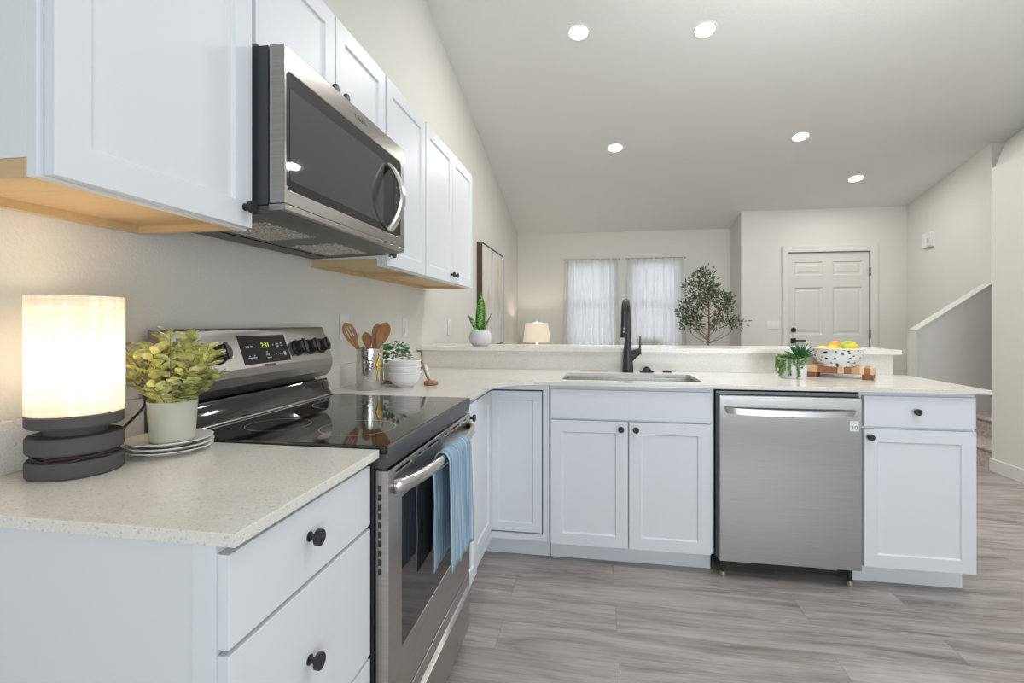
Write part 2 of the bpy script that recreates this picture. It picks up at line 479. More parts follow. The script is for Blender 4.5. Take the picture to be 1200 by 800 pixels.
def shaker(bm, fn, a0, a1, b0, b1, t=0.019, fw=0.057, rec=0.007):
    """door: raised frame around a recessed flat panel, one mesh"""
    def q(o_, d): return [bm.verts.new(fn(a, b_, d)) for a, b_ in ((a0 + o_, b0 + o_), (a1 - o_, b0 + o_), (a1 - o_, b1 - o_), (a0 + o_, b1 - o_))]
    back = q(0, 0); front = q(0, t); inn = q(fw, t); low = q(fw + 0.004, t - rec)
    bm.faces.new(back)
    for A, B in ((back, front), (front, inn), (inn, low)):
        for i in range(4): bm.faces.new((A[i], A[(i + 1) % 4], B[(i + 1) % 4], B[i]))
    bm.faces.new(low)
    return bm


KNOB = [(0.0, 0), (0.009, 0), (0.009, 0.002), (0.0055, 0.004), (0.0055, 0.014), (0.0135, 0.0145), (0.0145, 0.0155), (0.0145, 0.0235), (0.0135, 0.0245), (0, 0.0245)]


def knob(parent, p, axis):
    return obj('knob', lathe(BM(), KNOB, p, 28, axis), 'knob_black', parent, loc=p, smooth=True)


def zp(x0, x1, z0, z1):
    return lambda a, b_, d: (a, b_, d)


XYZ = lambda a, b_, d: (a, b_, d)

# ================================================================== SETTING
CEIL = lambda y: 2.504 + 0.223 * (6.244 - y)
YR = 2.2
structure('floor', box(BM(), -0.2, 7.2, -3.2, 6.5, -0.1, 0.0), 'vinyl_plank')
structure('wall_left', box(BM(), -0.15, 0.0, -3.2, 2.155, 0, 3.46), 'wall_paint')
structure('wall_left_living', prism(BM(), [(2.155, 0), (6.4, 0), (6.4, 2.6), (2.155, 3.55)], lambda a, b_, d: (d, a, b_), -0.15, -0.012), 'wall_paint')
bm = BM()
holed(bm, [(-0.15, 0), (3.08, 0), (3.08, 2.6), (-0.15, 2.6)],
      [[(0.707, 0.80), (1.428, 0.80), (1.428, 2.10), (0.707, 2.10)], [(1.596, 0.80), (2.323, 0.80), (2.323, 2.10), (1.596, 2.10)]],
      lambda a, b_, d: (a, d, b_), 6.244, 6.40)
structure('wall_far', bm, 'wall_paint')
bm = BM()
holed(bm, [(2.965, 0), (3.52, 0), (3.52, 2.085), (4.459, 2.085), (4.459, 0), (5.0, 0), (5.0, 2.9), (2.965, 2.9)], [], lambda a, b_, d: (a, d, b_), 5.71, 5.85)
box(bm, 2.965, 3.08, 5.85, 6.244, 0, 2.75)
structure('wall_entry', bm, 'wall_paint')
structure('wall_right_entry', box(BM(), 4.86, 5.0, 4.50, 5.71, 0, 3.1), 'wall_paint')
# sloping half wall beside the stairs, then full height
bm = prism(BM(), [(4.227, 0), (4.86, 0), (4.86, 1.118 + 0.633 * 0.70), (4.227, 1.118)], lambda a, b_, d: (a, d, b_), 4.38, 4.50)
structure('wall_stair_half', bm, 'stair_wall_paint')
pr = lambda a, b_, d: (a, d, b_)
bm = prism(BM(), [(4.222, 1.118), (4.86, 1.118 + 0.638 * 0.70), (4.86, 1.131 + 0.638 * 0.70), (4.215, 1.128)], pr, 4.372, 4.508)
structure('trim_1', bm, 'trim_paint')
structure('trim_2', box(BM(), 4.215, 4.227, 4.372, 4.508, 0, 1.118), 'trim_paint')
structure('wall_stair_full', box(BM(), 4.86, 7.2, 4.38, 4.50, 0, 3.1), 'wall_paint')
# closet block on the right, with its sloped top
structure('wall_right', box(BM(), 4.30, 4.97, -3.2, 3.55, 0, 2.455), 'wall_paint')
structure('wall_stair_near', box(BM(), 4.97, 7.2, 3.43, 3.55, 0, 3.2), 'wall_paint')
bm = BM()
pa = [bm.verts.new(p) for p in ((4.97, 4.37, CEIL(4.37)), (4.36, 3.62, 2.455), (4.36, -3.2, 2.455), (4.97, -3.2, 3.5), (4.97, YR, CEIL(YR)))]
pb = [bm.verts.new((v.co.x + 0.10, v.co.y, v.co.z)) for v in pa]
bm.faces.new(pa); bm.faces.new(pb[::-1])
for i in range(5): bm.faces.new((pa[i], pa[(i + 1) % 5], pb[(i + 1) % 5], pb[i]))
structure('wall_right_upper', bm, 'wall_paint')
# ceiling: vaulted part rising towards the kitchen, flat part above it
bm = prism(BM(), [(6.45, CEIL(6.45)), (YR, CEIL(YR)), (-3.2, CEIL(YR)), (-3.2, CEIL(YR) + 0.15), (YR, CEIL(YR) + 0.15), (6.45, CEIL(6.45) + 0.15)], lambda a, b_, d: (d, a, b_), -0.2, 7.2)
structure('ceiling', bm, 'ceiling_paint')
# wall behind the camera and the end of the stairwell
structure('wall_rear', box(BM(), -0.15, 7.3, -3.2, -3.06, 0, 3.46), 'wall_paint')
structure('wall_stair_end', box(BM(), 7.2, 7.3, 3.43, 4.5, 0, 3.2), 'wall_paint')
# half wall carrying the bar top
structure('wall_half', box(BM(), 0.0, 2.765, 2.022, 2.14, 0, 1.025), 'wall_paint')
structure('baseboard_right', box(BM(), 4.285, 4.30, -3.1, 3.562, 0, 0.105), 'trim_paint', bevel=0.003)
structure('baseboard_entry', box(BM(), 4.55, 4.86, 5.697, 5.71, 0, 0.1), 'trim_paint')

# stairs, carpeted, climbing to the right
bm = BM()
for i in range(9):
    x0 = 4.335 + 0.262 * i; z1 = 0.178 * (i + 1)
    pts = [(x0, 0.178 * i), (x0, z1 - 0.045)] + [(x0 - 0.006 + 0.022 * (1 - math.cos(t)) - 0.012, z1 - 0.022 + 0.022 * math.sin(t)) for t in [(-0.5 + k / 6) * math.pi for k in range(7)]] + [(x0 + 0.30, z1), (x0 + 0.30, 0.178 * i)]
    prism(bm, pts, lambda a, b_, d: (a, d, b_), 3.555, 4.375)
structure('staircase', bm, 'carpet', smooth=True)

# windows
for k, (x0, x1) in enumerate(((0.707, 1.428), (1.596, 2.323))):
    bm = holed(BM(), [(x0, 0.80), (x1, 0.80), (x1, 2.10), (x0, 2.10)], [[(x0 + .045, .845), (x1 - .045, .845), (x1 - .045, 2.055), (x0 + .045, 2.055)]], lambda a, b_, d: (a, d, b_), 6.352, 6.395)
    box(bm, x0 + .045, x1 - .045, 6.36, 6.388, 1.43, 1.47)
    w = structure('window_%d' % (k + 1), bm, 'trim_paint', loc=((x0 + x1) / 2, 6.37, 0.8))
    obj('pane', box(BM(), x0 + .045, x1 - .045, 6.371, 6.375, .845, 2.055), 'glass_pane', w)
    obj('sill', box(BM(), x0 - .02, x1 + .02, 6.225, 6.352, .782, .80), 'trim_paint', w)
    # horizontal blind
    bl = empty('window_blind', ((x0 + x1) / 2, 6.32, 2.06), ('white horizontal slat blind in the left window, behind the sheer curtain', 'white horizontal slat blind in the right window, behind the sheer curtain')[k], 'window blind', 'window blinds')
    obj('headrail', box(BM(), x0 + .01, x1 - .01, 6.305, 6.34, 2.06, 2.097), 'plastic_white', bl)
    bm = BM()
    z = 2.045
    while z > 0.84:
        prism(bm, [(6.320, z - .018), (6.327, z + .018), (6.3285, z + .018), (6.3215, z - .018)], lambda a, b_, d: (d, a, b_), x0 + .012, x1 - .012)
        z -= 0.034
    obj('slats', bm, 'blind_slat', bl)
    # sheer curtain on a rod
    cx0, cx1 = x0 - .03, x1 + .03
    cu = empty('sheer_curtain', ((x0 + x1) / 2, 6.2, 2.115), ('sheer white curtain on the left window, nearer the small lamp', 'sheer white curtain on the right window, beside the olive tree')[k], 'curtain', 'sheer curtains')
    bm = BM(); N = 150; rows = []
    ph = random.random() * 6
    for zi, zz in enumerate((2.13, 2.112, 2.095, 1.7, 1.2, 0.6)):
        row = []
        for i in range(N + 1):
            t = i / N; fl = 0.01 * (zi > 2) * (zi - 2)
            x = cx0 - fl + (cx1 - cx0 + 2 * fl) * t
            amp = (0.006, 0.004, 0.008, 0.016, 0.018, 0.02)[zi]
            y = 6.205 + amp * (math.sin(t * 62 + ph) + 0.6 * math.sin(t * 33 + 1.3 + ph) + 0.5 * math.sin(t * 101 + zi * 0.2))
            row.append(bm.verts.new((x, y, zz + (0.004 * math.sin(t * 130) if zi == 0 else 0))))
        rows.append(row)
    for A, B in zip(rows, rows[1:]):
        for i in range(N): bm.faces.new((A[i], A[i + 1], B[i + 1], B[i]))
    obj('panel', bm, 'sheer', cu, smooth='all')
    obj('curtain_rod', tube(BM(), [(cx0 - .015, 6.205, 2.113), (cx1 + .015, 6.205, 2.113)], 0.0055, 10), 'rod_bronze', cu)
    for xx in (cx0 - .01, cx1 + .01): obj('bracket', box(BM(), xx - .006, xx + .006, 6.205, 6.244, 2.106, 2.12), 'rod_bronze', cu)

# front door
DX0, DX1 = 3.529, 4.450
bm = BM()
fd = FY(5.735)
cells = []
px = [(3.60, 3.93), (4.045, 4.375)]
pz = [(0.25, 0.85), (1.05, 1.645), (1.795, 1.965)]
def dq(a0, a1, b0, b1, d): return [bm.verts.new(fd(a, b_, d)) for a, b_ in ((a0, b0), (a1, b0), (a1, b1), (a0, b1))]
holes = []
for a0, a1 in px:
    for b0, b1 in pz:
        holes.append([(a0, b0), (a1, b0), (a1, b1), (a0, b1)])
holed(bm, [(DX0, 0.008), (DX1, 0.008), (DX1, 2.075), (DX0, 2.075)], holes, lambda a, b_, d: (a, d, b_), 5.722, 5.765)
for a0, a1 in px:
    for b0, b1 in pz:
        R = [dq(a0 + o_, a1 - o_, b0 + o_, b1 - o_, d) for o_, d in ((0, .013), (.014, .002), (.03, .002), (.05, .009))]
        for A, B in zip(R, R[1:]):
            for i in range(4): bm.faces.new((A[i], A[(i + 1) % 4], B[(i + 1) % 4], B[i]))
        bm.faces.new(R[-1])
structure('door_leak_stop', holed(BM(), [(3.50, 0), (3.565, 0), (3.565, 2.045), (4.415, 2.045), (4.415, 0), (4.479, 0), (4.479, 2.105), (3.50, 2.105)], [], lambda a, b_, d: (a, d, b_), 5.7655, 5.80), 'trim_paint')  # unseen frame added behind the door to block light leaking in
structure('door_leak_sill', box(BM(), 3.50, 4.48, 5.7655, 5.80, 0, 0.02), 'trim_paint')  # unseen strip added to close the light gap under the door
door = structure('door_1', bm, 'door_paint', loc=(3.99, 5.74, 0))
cas = structure('trim_3', holed(BM(), [(3.446, 0), (3.520, 0), (3.520, 2.085), (4.459, 2.085), (4.459, 0), (4.545, 0), (4.545, 2.165), (3.446, 2.165)], [], lambda a, b_, d: (a, d, b_), 5.690, 5.7095), 'trim_paint', bevel=0.004)
obj('deadbolt', lathe(BM(), [(0, 0), (.032, 0), (.032, .014), (.026, .02), (0, .02)], (3.588, 5.722, 1.108), 24, 'y'), 'knob_black', door, smooth=True)
bm = box(BM(), 3.556, 3.616, 5.708, 5.722, 0.94, 1.005)
tube(bm, [(3.586, 5.71, .975), (3.586, 5.672, .975)], .011, 10)
box(bm, 3.576, 3.72, 5.664, 5.678, .966, .986)
obj('lever_handle', bm, 'knob_black', door, bevel=.002)
for hz in (1.83, 1.063, 0.28):
    obj('hinge', box(BM(), 4.446, 4.466, 5.690, 5.722, hz - .05, hz + .05), 'steel_hinge', door, bevel=.003)

# ================================================================== RECESSED LIGHTS
LL = ((1.011, 2.585, 'recessed ceiling light at top left, nearest the left wall'), (1.906, 2.671, 'recessed ceiling light at top, right of the nearest-left one'),
      (1.327, 4.10, 'recessed ceiling light above the gap between the two windows'), (3.066, 4.091, 'recessed ceiling light in front of the entry wall, upper of that pair'),
      (3.955, 4.967, 'smallest recessed ceiling light, above the white front door'))
R = Matrix.Rotation(math.atan(-0.223), 4, 'X')
for x, y, lab in LL:
    z = CEIL(y)
    e = empty('recessed_light', (x, y, z), lab, 'ceiling light', 'recessed ceiling lights')
    e.rotation_euler = (math.atan(-0.223), 0, 0)
    obj('trim_ring', lathe(BM(), [(.0686, -.0035), (.078, -.0035), (.085, -.0004)], (0, 0, 0), 40), 'plastic_white', e, local=True, smooth=True)
    obj('lens', lathe(BM(), [(0, -.004), (.0685, -.004)], (0, 0, 0), 40), 'light_lens', e, local=True)
    d = bpy.data.lights.new('downlight', 'AREA'); d.shape = 'DISK'; d.size = .13; d.energy = 8; d.color = (1, .985, .95)
    lo = bpy.data.objects.new('downlight', d); COL.objects.link(lo); lo.parent = e; lo.location = (0, 0, -.012)

# ================================================================== KITCHEN: lower cabinets, left of the range
FF = 0.612          # face-frame plane on the left run (faces +x)
DF = 0.025
cab = empty('drawer_base_cabinet', (0.3, -0.23, 0), 'white base cabinet with three slab drawers left of the range', 'base cabinet', 'base cabinets')
bm = box(BM(), 0.003, FF, -0.458, -0.006, 0.105, 0.893)
obj('body', bm, 'cabinet_side', cab, bevel=.001)
obj('toe_kick', box(BM(), 0.003, 0.53, -0.44, -0.006, 0.0, 0.105), 'cabinet_side', cab)
obj('end_stile', box(BM(), 0.575, FF + .001, -0.463, -0.458, 0.105, 0.893), 'cabinet_white', cab)
for z0, z1, kz in ((0.745, 0.880, 0.822), (0.449, 0.736, 0.600), (0.125, 0.440, 0.30)):
    d = obj('drawer', slab(BM(), FX(FF + .001), -0.462, -0.018, z0, z1), 'cabinet_white', cab, loc=(FF, -0.24, z0), bevel=.0012)
    knob(d, (FF + .020, -0.262, kz), 'x')

# cabinet between range and corner
cab = empty('narrow_base_cabinet', (0.3, 0.88, 0), 'narrow white base cabinet with drawer, between range and corner', 'base cabinet', 'base cabinets')
obj('body', box(BM(), 0.003, FF, 0.768, 1.018, 0.105, 0.893), 'cabinet_white', cab, bevel=.001)
obj('toe_kick', box(BM(), 0.003, 0.54, 0.768, 1.02, 0.0, 0.105), 'cabinet_white', cab)
d = obj('drawer', slab(BM(), FX(FF + .001), 0.775, 1.010, 0.745, 0.872), 'cabinet_white', cab, loc=(FF, .9, .74), bevel=.0012)
knob(d, (FF + .020, 0.885, 0.818), 'x')
d = obj('door', shaker(BM(), FX(FF + .001), 0.775, 1.010, 0.125, 0.735), 'cabinet_white', cab, loc=(FF, .9, .125), bevel=.0012)
knob(d, (FF + .020, 0.80, 0.695), 'x')

# corner cabinet with two door leaves meeting in the inner corner
PF = 1.417          # peninsula face-frame plane (faces -y)
cab = empty('corner_base_cabinet', (0.5, 1.6, 0), 'white corner base cabinet with folding door in the inner corner', 'base cabinet', 'base cabinets')
bm = BM()
prism(bm, [(0.003, 1.022), (0.585, 1.022), (0.585, 1.445), (0.906, 1.445), (0.906, 1.99), (0.003, 1.99)], XYZ, 0.105, 0.893)
box(bm, 0.585, FF, 1.022, 1.05, 0.105, 0.893)               # stile by the narrow cabinet
box(bm, 0.875, 0.906, PF, 1.445, 0.105, 0.893)              # stile by the sink cabinet
box(bm, 0.585, FF, 1.05, PF + .028, 0.105, 0.135); box(bm, 0.585, FF, 1.05, PF + .028, 0.865, 0.893)
box(bm, FF, 0.875, PF, 1.445, 0.105, 0.135); box(bm, FF, 0.875, PF, 1.445, 0.865, 0.893)
obj('body', bm, 'cabinet_white', cab)
obj('toe_kick', prism(BM(), [(0.003, 1.022), (0.54, 1.022), (0.54, 1.49), (0.906, 1.49), (0.906, 1.98), (0.003, 1.98)], XYZ, 0, 0.105), 'cabinet_white', cab)
obj('gap_shadow', prism(BM(), [(0.5855, 1.051), (0.588, 1.051), (0.588, 1.4425), (0.874, 1.4425), (0.874, 1.4445), (0.5855, 1.4445)], XYZ, 0.136, 0.864), 'gap_shade', cab)  # dark sheet imitating the shade around the recessed door leaves
obj('door_leaf', shaker(BM(), FY(1.441), 0.600, 0.869, 0.142, 0.857, fw=.045), 'cabinet_white', cab, bevel=.0012)
obj('door_leaf', shaker(BM(), FX(0.590), 1.056, 1.418, 0.142, 0.857), 'cabinet_white', cab, bevel=.0012)

# sink cabinet
cab = empty('sink_base_cabinet', (1.29, 1.7, 0), 'white two-door base cabinet under the sink', 'base cabinet', 'base cabinets')
bm = BM()
for z0, z1 in ((0.105, 0.125), ): box(bm, 0.908, 1.690, PF, 1.99, z0, z1)
box(bm, 0.908, 0.928, PF, 1.99, 0.125, 0.893); box(bm, 1.670, 1.690, PF, 1.99, 0.125, 0.893)
box(bm, 0.928, 1.670, 1.975, 1.99, 0.125, 0.893)
box(bm, 0.928, 1.670, PF, PF + .02, 0.125, 0.893)
obj('body', bm, 'cabinet_white', cab)
obj('toe_kick', box(BM(), 0.908, 1.690, 1.49, 1.98, 0.0, 0.105), 'cabinet_white', cab)
obj('false_drawer', slab(BM(), FY(PF - .001), 0.916, 1.674, 0.731, 0.874), 'cabinet_white', cab, bevel=.0012)
for a0, a1, kx in ((0.916, 1.291, 1.258), (1.297, 1.674, 1.328)):
    d = obj('door', shaker(BM(), FY(PF - .001), a0, a1, 0.106, 0.722), 'cabinet_white', cab, loc=(a0, PF, .106), bevel=.0012)
    knob(d, (kx, PF - .020, 0.687), 'y')

# dishwasher
dw = empty('dishwasher', (2.0, 1.7, 0), 'stainless steel dishwasher between the sink cabinet and the end cabinet', 'dishwasher')
obj('tub', box(BM(), 1.705, 2.310, 1.425, 1.97, 0.115, 0.850), 'black_plastic', dw)
obj('kick_plate', box(BM(), 1.715, 2.300, 1.47, 1.50, 0.030, 0.114), 'black_plastic', dw)
bm = box(BM(), 1.697, 1.709, 1.40, 1.424, 0.10, 0.872)
obj('side_seal', bm, 'charcoal_side', dw)
obj('top_strip', box(BM(), 1.700, 2.312, 1.412, 1.424, 0.868, 0.882), 'dark_steel', dw)
obj('door', box(BM(), 1.710, 2.316, 1.385, 1.424, 0.088, 0.866), 'steel_dw', dw, bevel=.003)
bm = BM()
N = 24; rows = []
for i in range(N + 1):
    t = i / N; x = 1.732 + 0.556 * t
    bow = math.sin(math.pi * t) ** 0.55
    y = 1.378 - 0.030 * bow; zc = 0.797 - 0.004 * bow
    ins = 0.012 * (1 - bow)
    rows.append([bm.verts.new(p) for p in ((x, y - .004, zc + .014), (x + (ins if t < .5 else -ins), y - .008, zc - .014), (x + (ins if t < .5 else -ins), y + .006, zc - .016), (x, y + .007, zc + .016))])
for A, B in zip(rows, rows[1:]):
    for i in range(4): bm.faces.new((A[i], A[(i + 1) % 4], B[(i + 1) % 4], B[i]))
bm.faces.new(rows[0]); bm.faces.new(rows[-1][::-1])
obj('handle', bm, 'dw_handle', dw, smooth=True)
st = obj('sticker', box(BM(), 2.266, 2.303, 1.3842, 1.385, 0.716, 0.762), 'sticker_white', dw)
Mx = frame_matrix((2.2845, 1.3841, 0.731), (1, 0, 0), (0, 0, 1))
text('sticker_number', '10', 0.026, 'print_dark', st, Mx, .0003)
obj('sticker_heading', box(BM(), 2.272, 2.297, 1.3838, 1.3842, 0.752, 0.757), 'print_grey', st)
text('maker_mark', 'LG', 0.016, 'print_grey', dw, frame_matrix((1.748, 1.3848, 0.838), (1, 0, 0), (0, 0, 1)), .0003)
for fx, fy in ((1.735, 1.43), (2.285, 1.43), (1.735, 1.90), (2.285, 1.90)):
    ft = obj('levelling_foot', lathe(BM(), [(0, 0), (.014, 0), (.016, .006), (.014, .020), (.009, .024), (0, .024)], (fx, fy, 0), 16), 'brass', dw, smooth=True)
    obj('foot_stem', lathe(BM(), [(0, .0242), (.010, .0242), (.010, .1145), (0, .1145)], (fx, fy, 0), 14), 'black_plastic', ft)
obj('hose_fitting', box(BM(), 2.175, 2.235, 1.425, 1.455, 0.064, 0.113), 'copper_fitting', dw, bevel=.006)

# end cabinet
cab = empty('end_base_cabinet', (2.55, 1.7, 0), 'white base cabinet with one drawer and door, right of dishwasher', 'base cabinet', 'base cabinets')
obj('body', box(BM(), 2.318, 2.778, PF, 1.99, 0.105, 0.893), 'cabinet_white', cab)
obj('toe_kick', box(BM(), 2.318, 2.778, 1.49, 1.98, 0.0, 0.105), 'cabinet_white', cab)
d = obj('drawer', slab(BM(), FY(PF - .001), 2.328, 2.772, 0.739, 0.876), 'cabinet_white', cab, loc=(2.33, PF, .73), bevel=.0012)
knob(d, (2.538, PF - .020, 0.810), 'y')
d = obj('door', shaker(BM(), FY(PF - .001), 2.328, 2.774, 0.106, 0.727), 'cabinet_white', cab, loc=(2.33, PF, .106), bevel=.0012)
knob(d, (2.350, PF - .020, 0.692), 'y')

# worktops
wt = obj('worktop', box(BM(), 0.0015, 0.648, -0.470, -0.004, 0.8945, 0.914), 'quartz', None, loc=(0.3, -0.25, 0.8945), bevel=.0015)
tag(wt, 'short pale quartz worktop left of the range, under the glowing lamp', 'worktop', 'quartz worktops')
obj('backsplash', box(BM(), 0.0015, 0.021, -0.47, -0.004, 0.9143, 1.016), 'quartz', wt, bevel=.001)
out = [(0.0015, 0.766), (0.648, 0.766), (0.648, 1.105)]
for k in range(0, 9):       # rounded inside corner
    t = k / 8; a, b_, c = Vector((0.648, 1.08)), Vector((0.655, 1.373)), Vector((0.89, 1.373))
    p = a * (1 - t) ** 2 + b_ * 2 * t * (1 - t) + c * t * t
    if k > 0: out.append((p.x, p.y))
out += [(2.818, 1.373), (2.832, 2.0), (0.0015, 2.0)]
SX0, SX1, SY0, SY1 = 0.965, 1.655, 1.475, 1.835
rc = 0.02
hole = [(SX0 + rc, SY0), (SX1 - rc, SY0), (SX1, SY0 + rc), (SX1, SY1 - rc), (SX1 - rc, SY1), (SX0 + rc, SY1), (SX0, SY1 - rc), (SX0, SY0 + rc)]
wt = obj('worktop', holed(BM(), out, [hole], XYZ, 0.8945, 0.914), 'quartz', None, loc=(1.4, 1.7, 0.8945), bevel=.0015)
tag(wt, 'long L-shaped pale quartz worktop with sink cut-out, right of the range', 'worktop', 'quartz worktops')
obj('backsplash', box(BM(), 0.0015, 0.021, 0.766, 1.998, 0.9143, 1.016), 'quartz', wt, bevel=.001)
obj('backsplash', box(BM(), 0.022, 2.765, 2.001, 2.0205, 0.8945, 1.0265), 'quartz', wt, bevel=.001)
bt = obj('bar_top', box(BM(), 0.002, 2.792, 1.968, 2.36, 1.0275, 1.054), 'quartz', None, loc=(1.4, 2.1, 1.0275), bevel=.0015)
tag(bt, 'raised pale quartz bar ledge running behind the sink', 'bar top')

# undermount sink
sk = empty('sink', (1.31, 1.655, 0.70), 'stainless steel undermount single-bowl sink set in the worktop', 'sink')
bm = BM()
def ring(o_, z): return [bm.verts.new((x + (o_ if x < 1.3 else -o_) , y + (o_ if y < 1.65 else -o_), z)) for x, y in hole]
R0 = [ring(o_, z) for o_, z in ((-.022, .893), (-.003, .893), (0.004, .74), (.035, .715), (.14, .712))]
for A, B in zip(R0, R0[1:]):
    for i in range(8): bm.faces.new((A[i], A[(i + 1) % 8], B[(i + 1) % 8], B[i]))
bm.faces.new(R0[-1])
obj('basin', bm, 'sink_steel', sk, smooth=True)
obj('drain', lathe(BM(), [(0, .7125), (.045, .7125), (.045, .716), (.036, .715), (0, .714)], (1.31, 1.655, 0), 24), 'handle_steel', sk, smooth=True)

# faucet
fc = empty('faucet', (1.322, 1.925, .914), 'matte black pull-down faucet behind the sink', 'faucet')
bm = lathe(BM(), [(0, .9145), (.033, .9145), (.0325, .925), (.026, 1.02), (.022, 1.075), (.0185, 1.12), (0, 1.12)], (1.322, 1.925, 0), 32)
obj('body', bm, 'black_metal', fc, smooth=True)
dx, dy = -0.22, -0.975
arc = [(1.322, 1.925, 1.10), (1.322, 1.925, 1.22)]
for k in range(0, 13):
    t = math.pi * k / 12; rr_ = 0.066
    arc.append((1.322 + dx * rr_ * (1 - math.cos(t)), 1.925 + dy * rr_ * (1 - math.cos(t)), 1.262 + rr_ * math.sin(t)))
obj('spout', tube(BM(), arc, [.0185, .0165] + [.0155] * 13, 20), 'black_metal', fc, smooth=True)
ex, ey = arc[-1][0], arc[-1][1]
w_ = obj('spray_wand', lathe(BM(), [(0, 1.265), (.0155, 1.265), (.0165, 1.22), (.019, 1.13), (.019, 1.122), (.016, 1.120), (0, 1.120)], (ex, ey, 0), 24), 'black_metal', fc, smooth=True)
for zz in (1.172, 1.152):
    obj('spray_button', lathe(BM(), [(0, -.004), (.004, -.004), (.004, .002), (0, .003)], (ex - .003, ey - .0175, zz), 12, 'y'), 'handle_steel', w_)
obj('valve', tube(BM(), [(1.325, 1.925, .985), (1.36, 1.922, 1.022), (1.385, 1.918, 1.035), (1.398, 1.917, 1.036)], [.024, .024, .0195, .019], 18), 'black_metal', fc, smooth=True)
obj('lever', tube(BM(), [(1.389, 1.917, 1.04), (1.392, 1.917, 1.08), (1.392, 1.917, 1.125)], [.007, .0052, .0042], 12), 'black_metal', fc, smooth=True)
ds = lathe(BM(), [(0, .9145), (.040, .9145), (.042, .921), (.026, .925), (.020, .938), (.013, .940), (.013, .946), (0, .947)], (1.432, 1.935, 0), 28)
tag(obj('sink_stopper', ds, 'black_metal', None, loc=(1.432, 1.935, .914), smooth=True), 'black raised knob cap on the worktop beside the faucet base', 'sink fitting')
ds = lathe(BM(), [(0, .9145), (.026, .9145), (.026, .919), (.018, .922), (0, .9225)], (1.548, 1.95, 0), 28)
tag(obj('hole_cover', ds, 'black_metal', None, loc=(1.548, 1.95, .914), smooth=True), 'flat black hole cover disc on the worktop right of the faucet', 'hole cover')

# ================================================================== UPPER CABINETS
UF = 0.305
ZB, ZT = 1.429, 2.183


def upper(name, label, y0, y1, zb, doors, knobs, underside=True):
    c = empty(name, (0.15, (y0 + y1) / 2, zb), label, 'wall cabinet', 'wall cabinets')
    bm = BM()
    zu = zb + (0.018 if underside else 0)
    box(bm, 0.003, UF - .018, y0, y1, zu + .012, ZT)
    box(bm, UF - .018, UF, y0, y1, zb, ZT)                              # face frame
    box(bm, 0.003, UF - .018, y0, y0 + .012, zb, zu + .012) if not underside else None
    obj('body', bm, 'cabinet_white', c, bevel=.001)
    if underside:
        bm = box(BM(), 0.003, UF - .0185, y0 + .001, y1 - .001, zu, zu + .0115)
        box(bm, 0.003, 0.018, y0 + .001, y1 - .001, zb, zu)
        box(bm, 0.018, UF - .0185, y1 - .016, y1 - .001, zb, zu)
        box(bm, 0.018, UF - .0185, y0 + .001, y0 + .004, zb, zu)
        obj('underside', bm, 'wood_birch', c)
    for (a0, a1), ky in zip(doors, knobs):
        z0 = zb + .004
        d = obj('door', shaker(BM(), FX(UF + .001), a0, a1, z0, ZT - .004), 'cabinet_white', c, loc=(UF, a0, z0), bevel=.0012)
        if ky is not None: knob(d, (UF + .020, ky, z0 + .045), 'x')
    return c


upper('wall_cabinet', 'white single-door wall cabinet left of the microwave', -0.462, -0.002, ZB, [(-0.452, -0.008)], [-0.034])
upper('wall_cabinet', 'white short two-door wall cabinet directly above the microwave', 0.0, 0.764, 1.882, [(0.006, 0.379), (0.385, 0.758)], [0.348, 0.416], False)
upper('wall_cabinet', 'white single-door wall cabinet just right of the microwave', 0.766, 1.228, ZB, [(0.772, 1.222)], [0.80])
upper('wall_cabinet', 'white two-door wall cabinet at the far end of the row', 1.230, 2.150, ZB, [(1.236, 1.686), (1.692, 2.144)], [1.655, 1.723])

# ================================================================== MICROWAVE
mw = empty('microwave', (0.2, 0.38, 1.475), 'stainless over-the-range microwave with dark glass door, under the short cabinet', 'microwave')
obj('case', box(BM(), 0.003, 0.358, 0.004, 0.760, 1.492, 1.878), 'charcoal_side', mw, bevel=.002)
bm = BM()
prism(bm, [(0.003, 1.462), (0.02, 1.4595), (0.33, 1.470), (0.392, 1.4765), (0.392, 1.4905), (0.003, 1.4905)], lambda a, b_, d: (a, d, b_), 0.006, 0.758)
obj('bottom_pan', bm, 'pan_grey', mw, bevel=.002)
for y0 in (0.09, 0.44):
    bm = BM()
    prism(bm, [(0.13, 1.4605), (0.29, 1.4665), (0.29, 1.470), (0.13, 1.465)], lambda a, b_, d: (a, d, b_), y0, y0 + .23)
    obj('grease_filter', bm, 'filter_mesh', mw)
bm = BM()
prism(bm, [(0.04, 1.4575), (0.10, 1.4595), (0.10, 1.4625), (0.04, 1.461)], lambda a, b_, d: (a, d, b_), 0.06, 0.70)
obj('vent_grille', bm, 'black_plastic', mw)
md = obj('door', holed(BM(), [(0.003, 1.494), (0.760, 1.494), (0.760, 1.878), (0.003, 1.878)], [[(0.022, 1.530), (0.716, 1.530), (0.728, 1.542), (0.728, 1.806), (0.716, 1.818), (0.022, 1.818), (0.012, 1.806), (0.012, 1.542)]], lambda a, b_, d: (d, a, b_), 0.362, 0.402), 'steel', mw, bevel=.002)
obj('door_window', box(BM(), 0.370, 0.3995, 0.011, 0.729, 1.529, 1.819), 'black_glass', md)
obj('window_screen', box(BM(), 0.3995, 0.4003, 0.030, 0.575, 1.555, 1.780), 'microwave_glass', md)
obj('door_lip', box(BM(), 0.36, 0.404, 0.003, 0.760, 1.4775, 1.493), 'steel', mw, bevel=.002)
hp = []
for k in range(17):
    t = k / 16
    hp.append((0.404 + 0.050 * math.sin(math.pi * t) ** 0.8, 0.615, 1.540 + 0.234 * t))
bm = BM(); rows = []
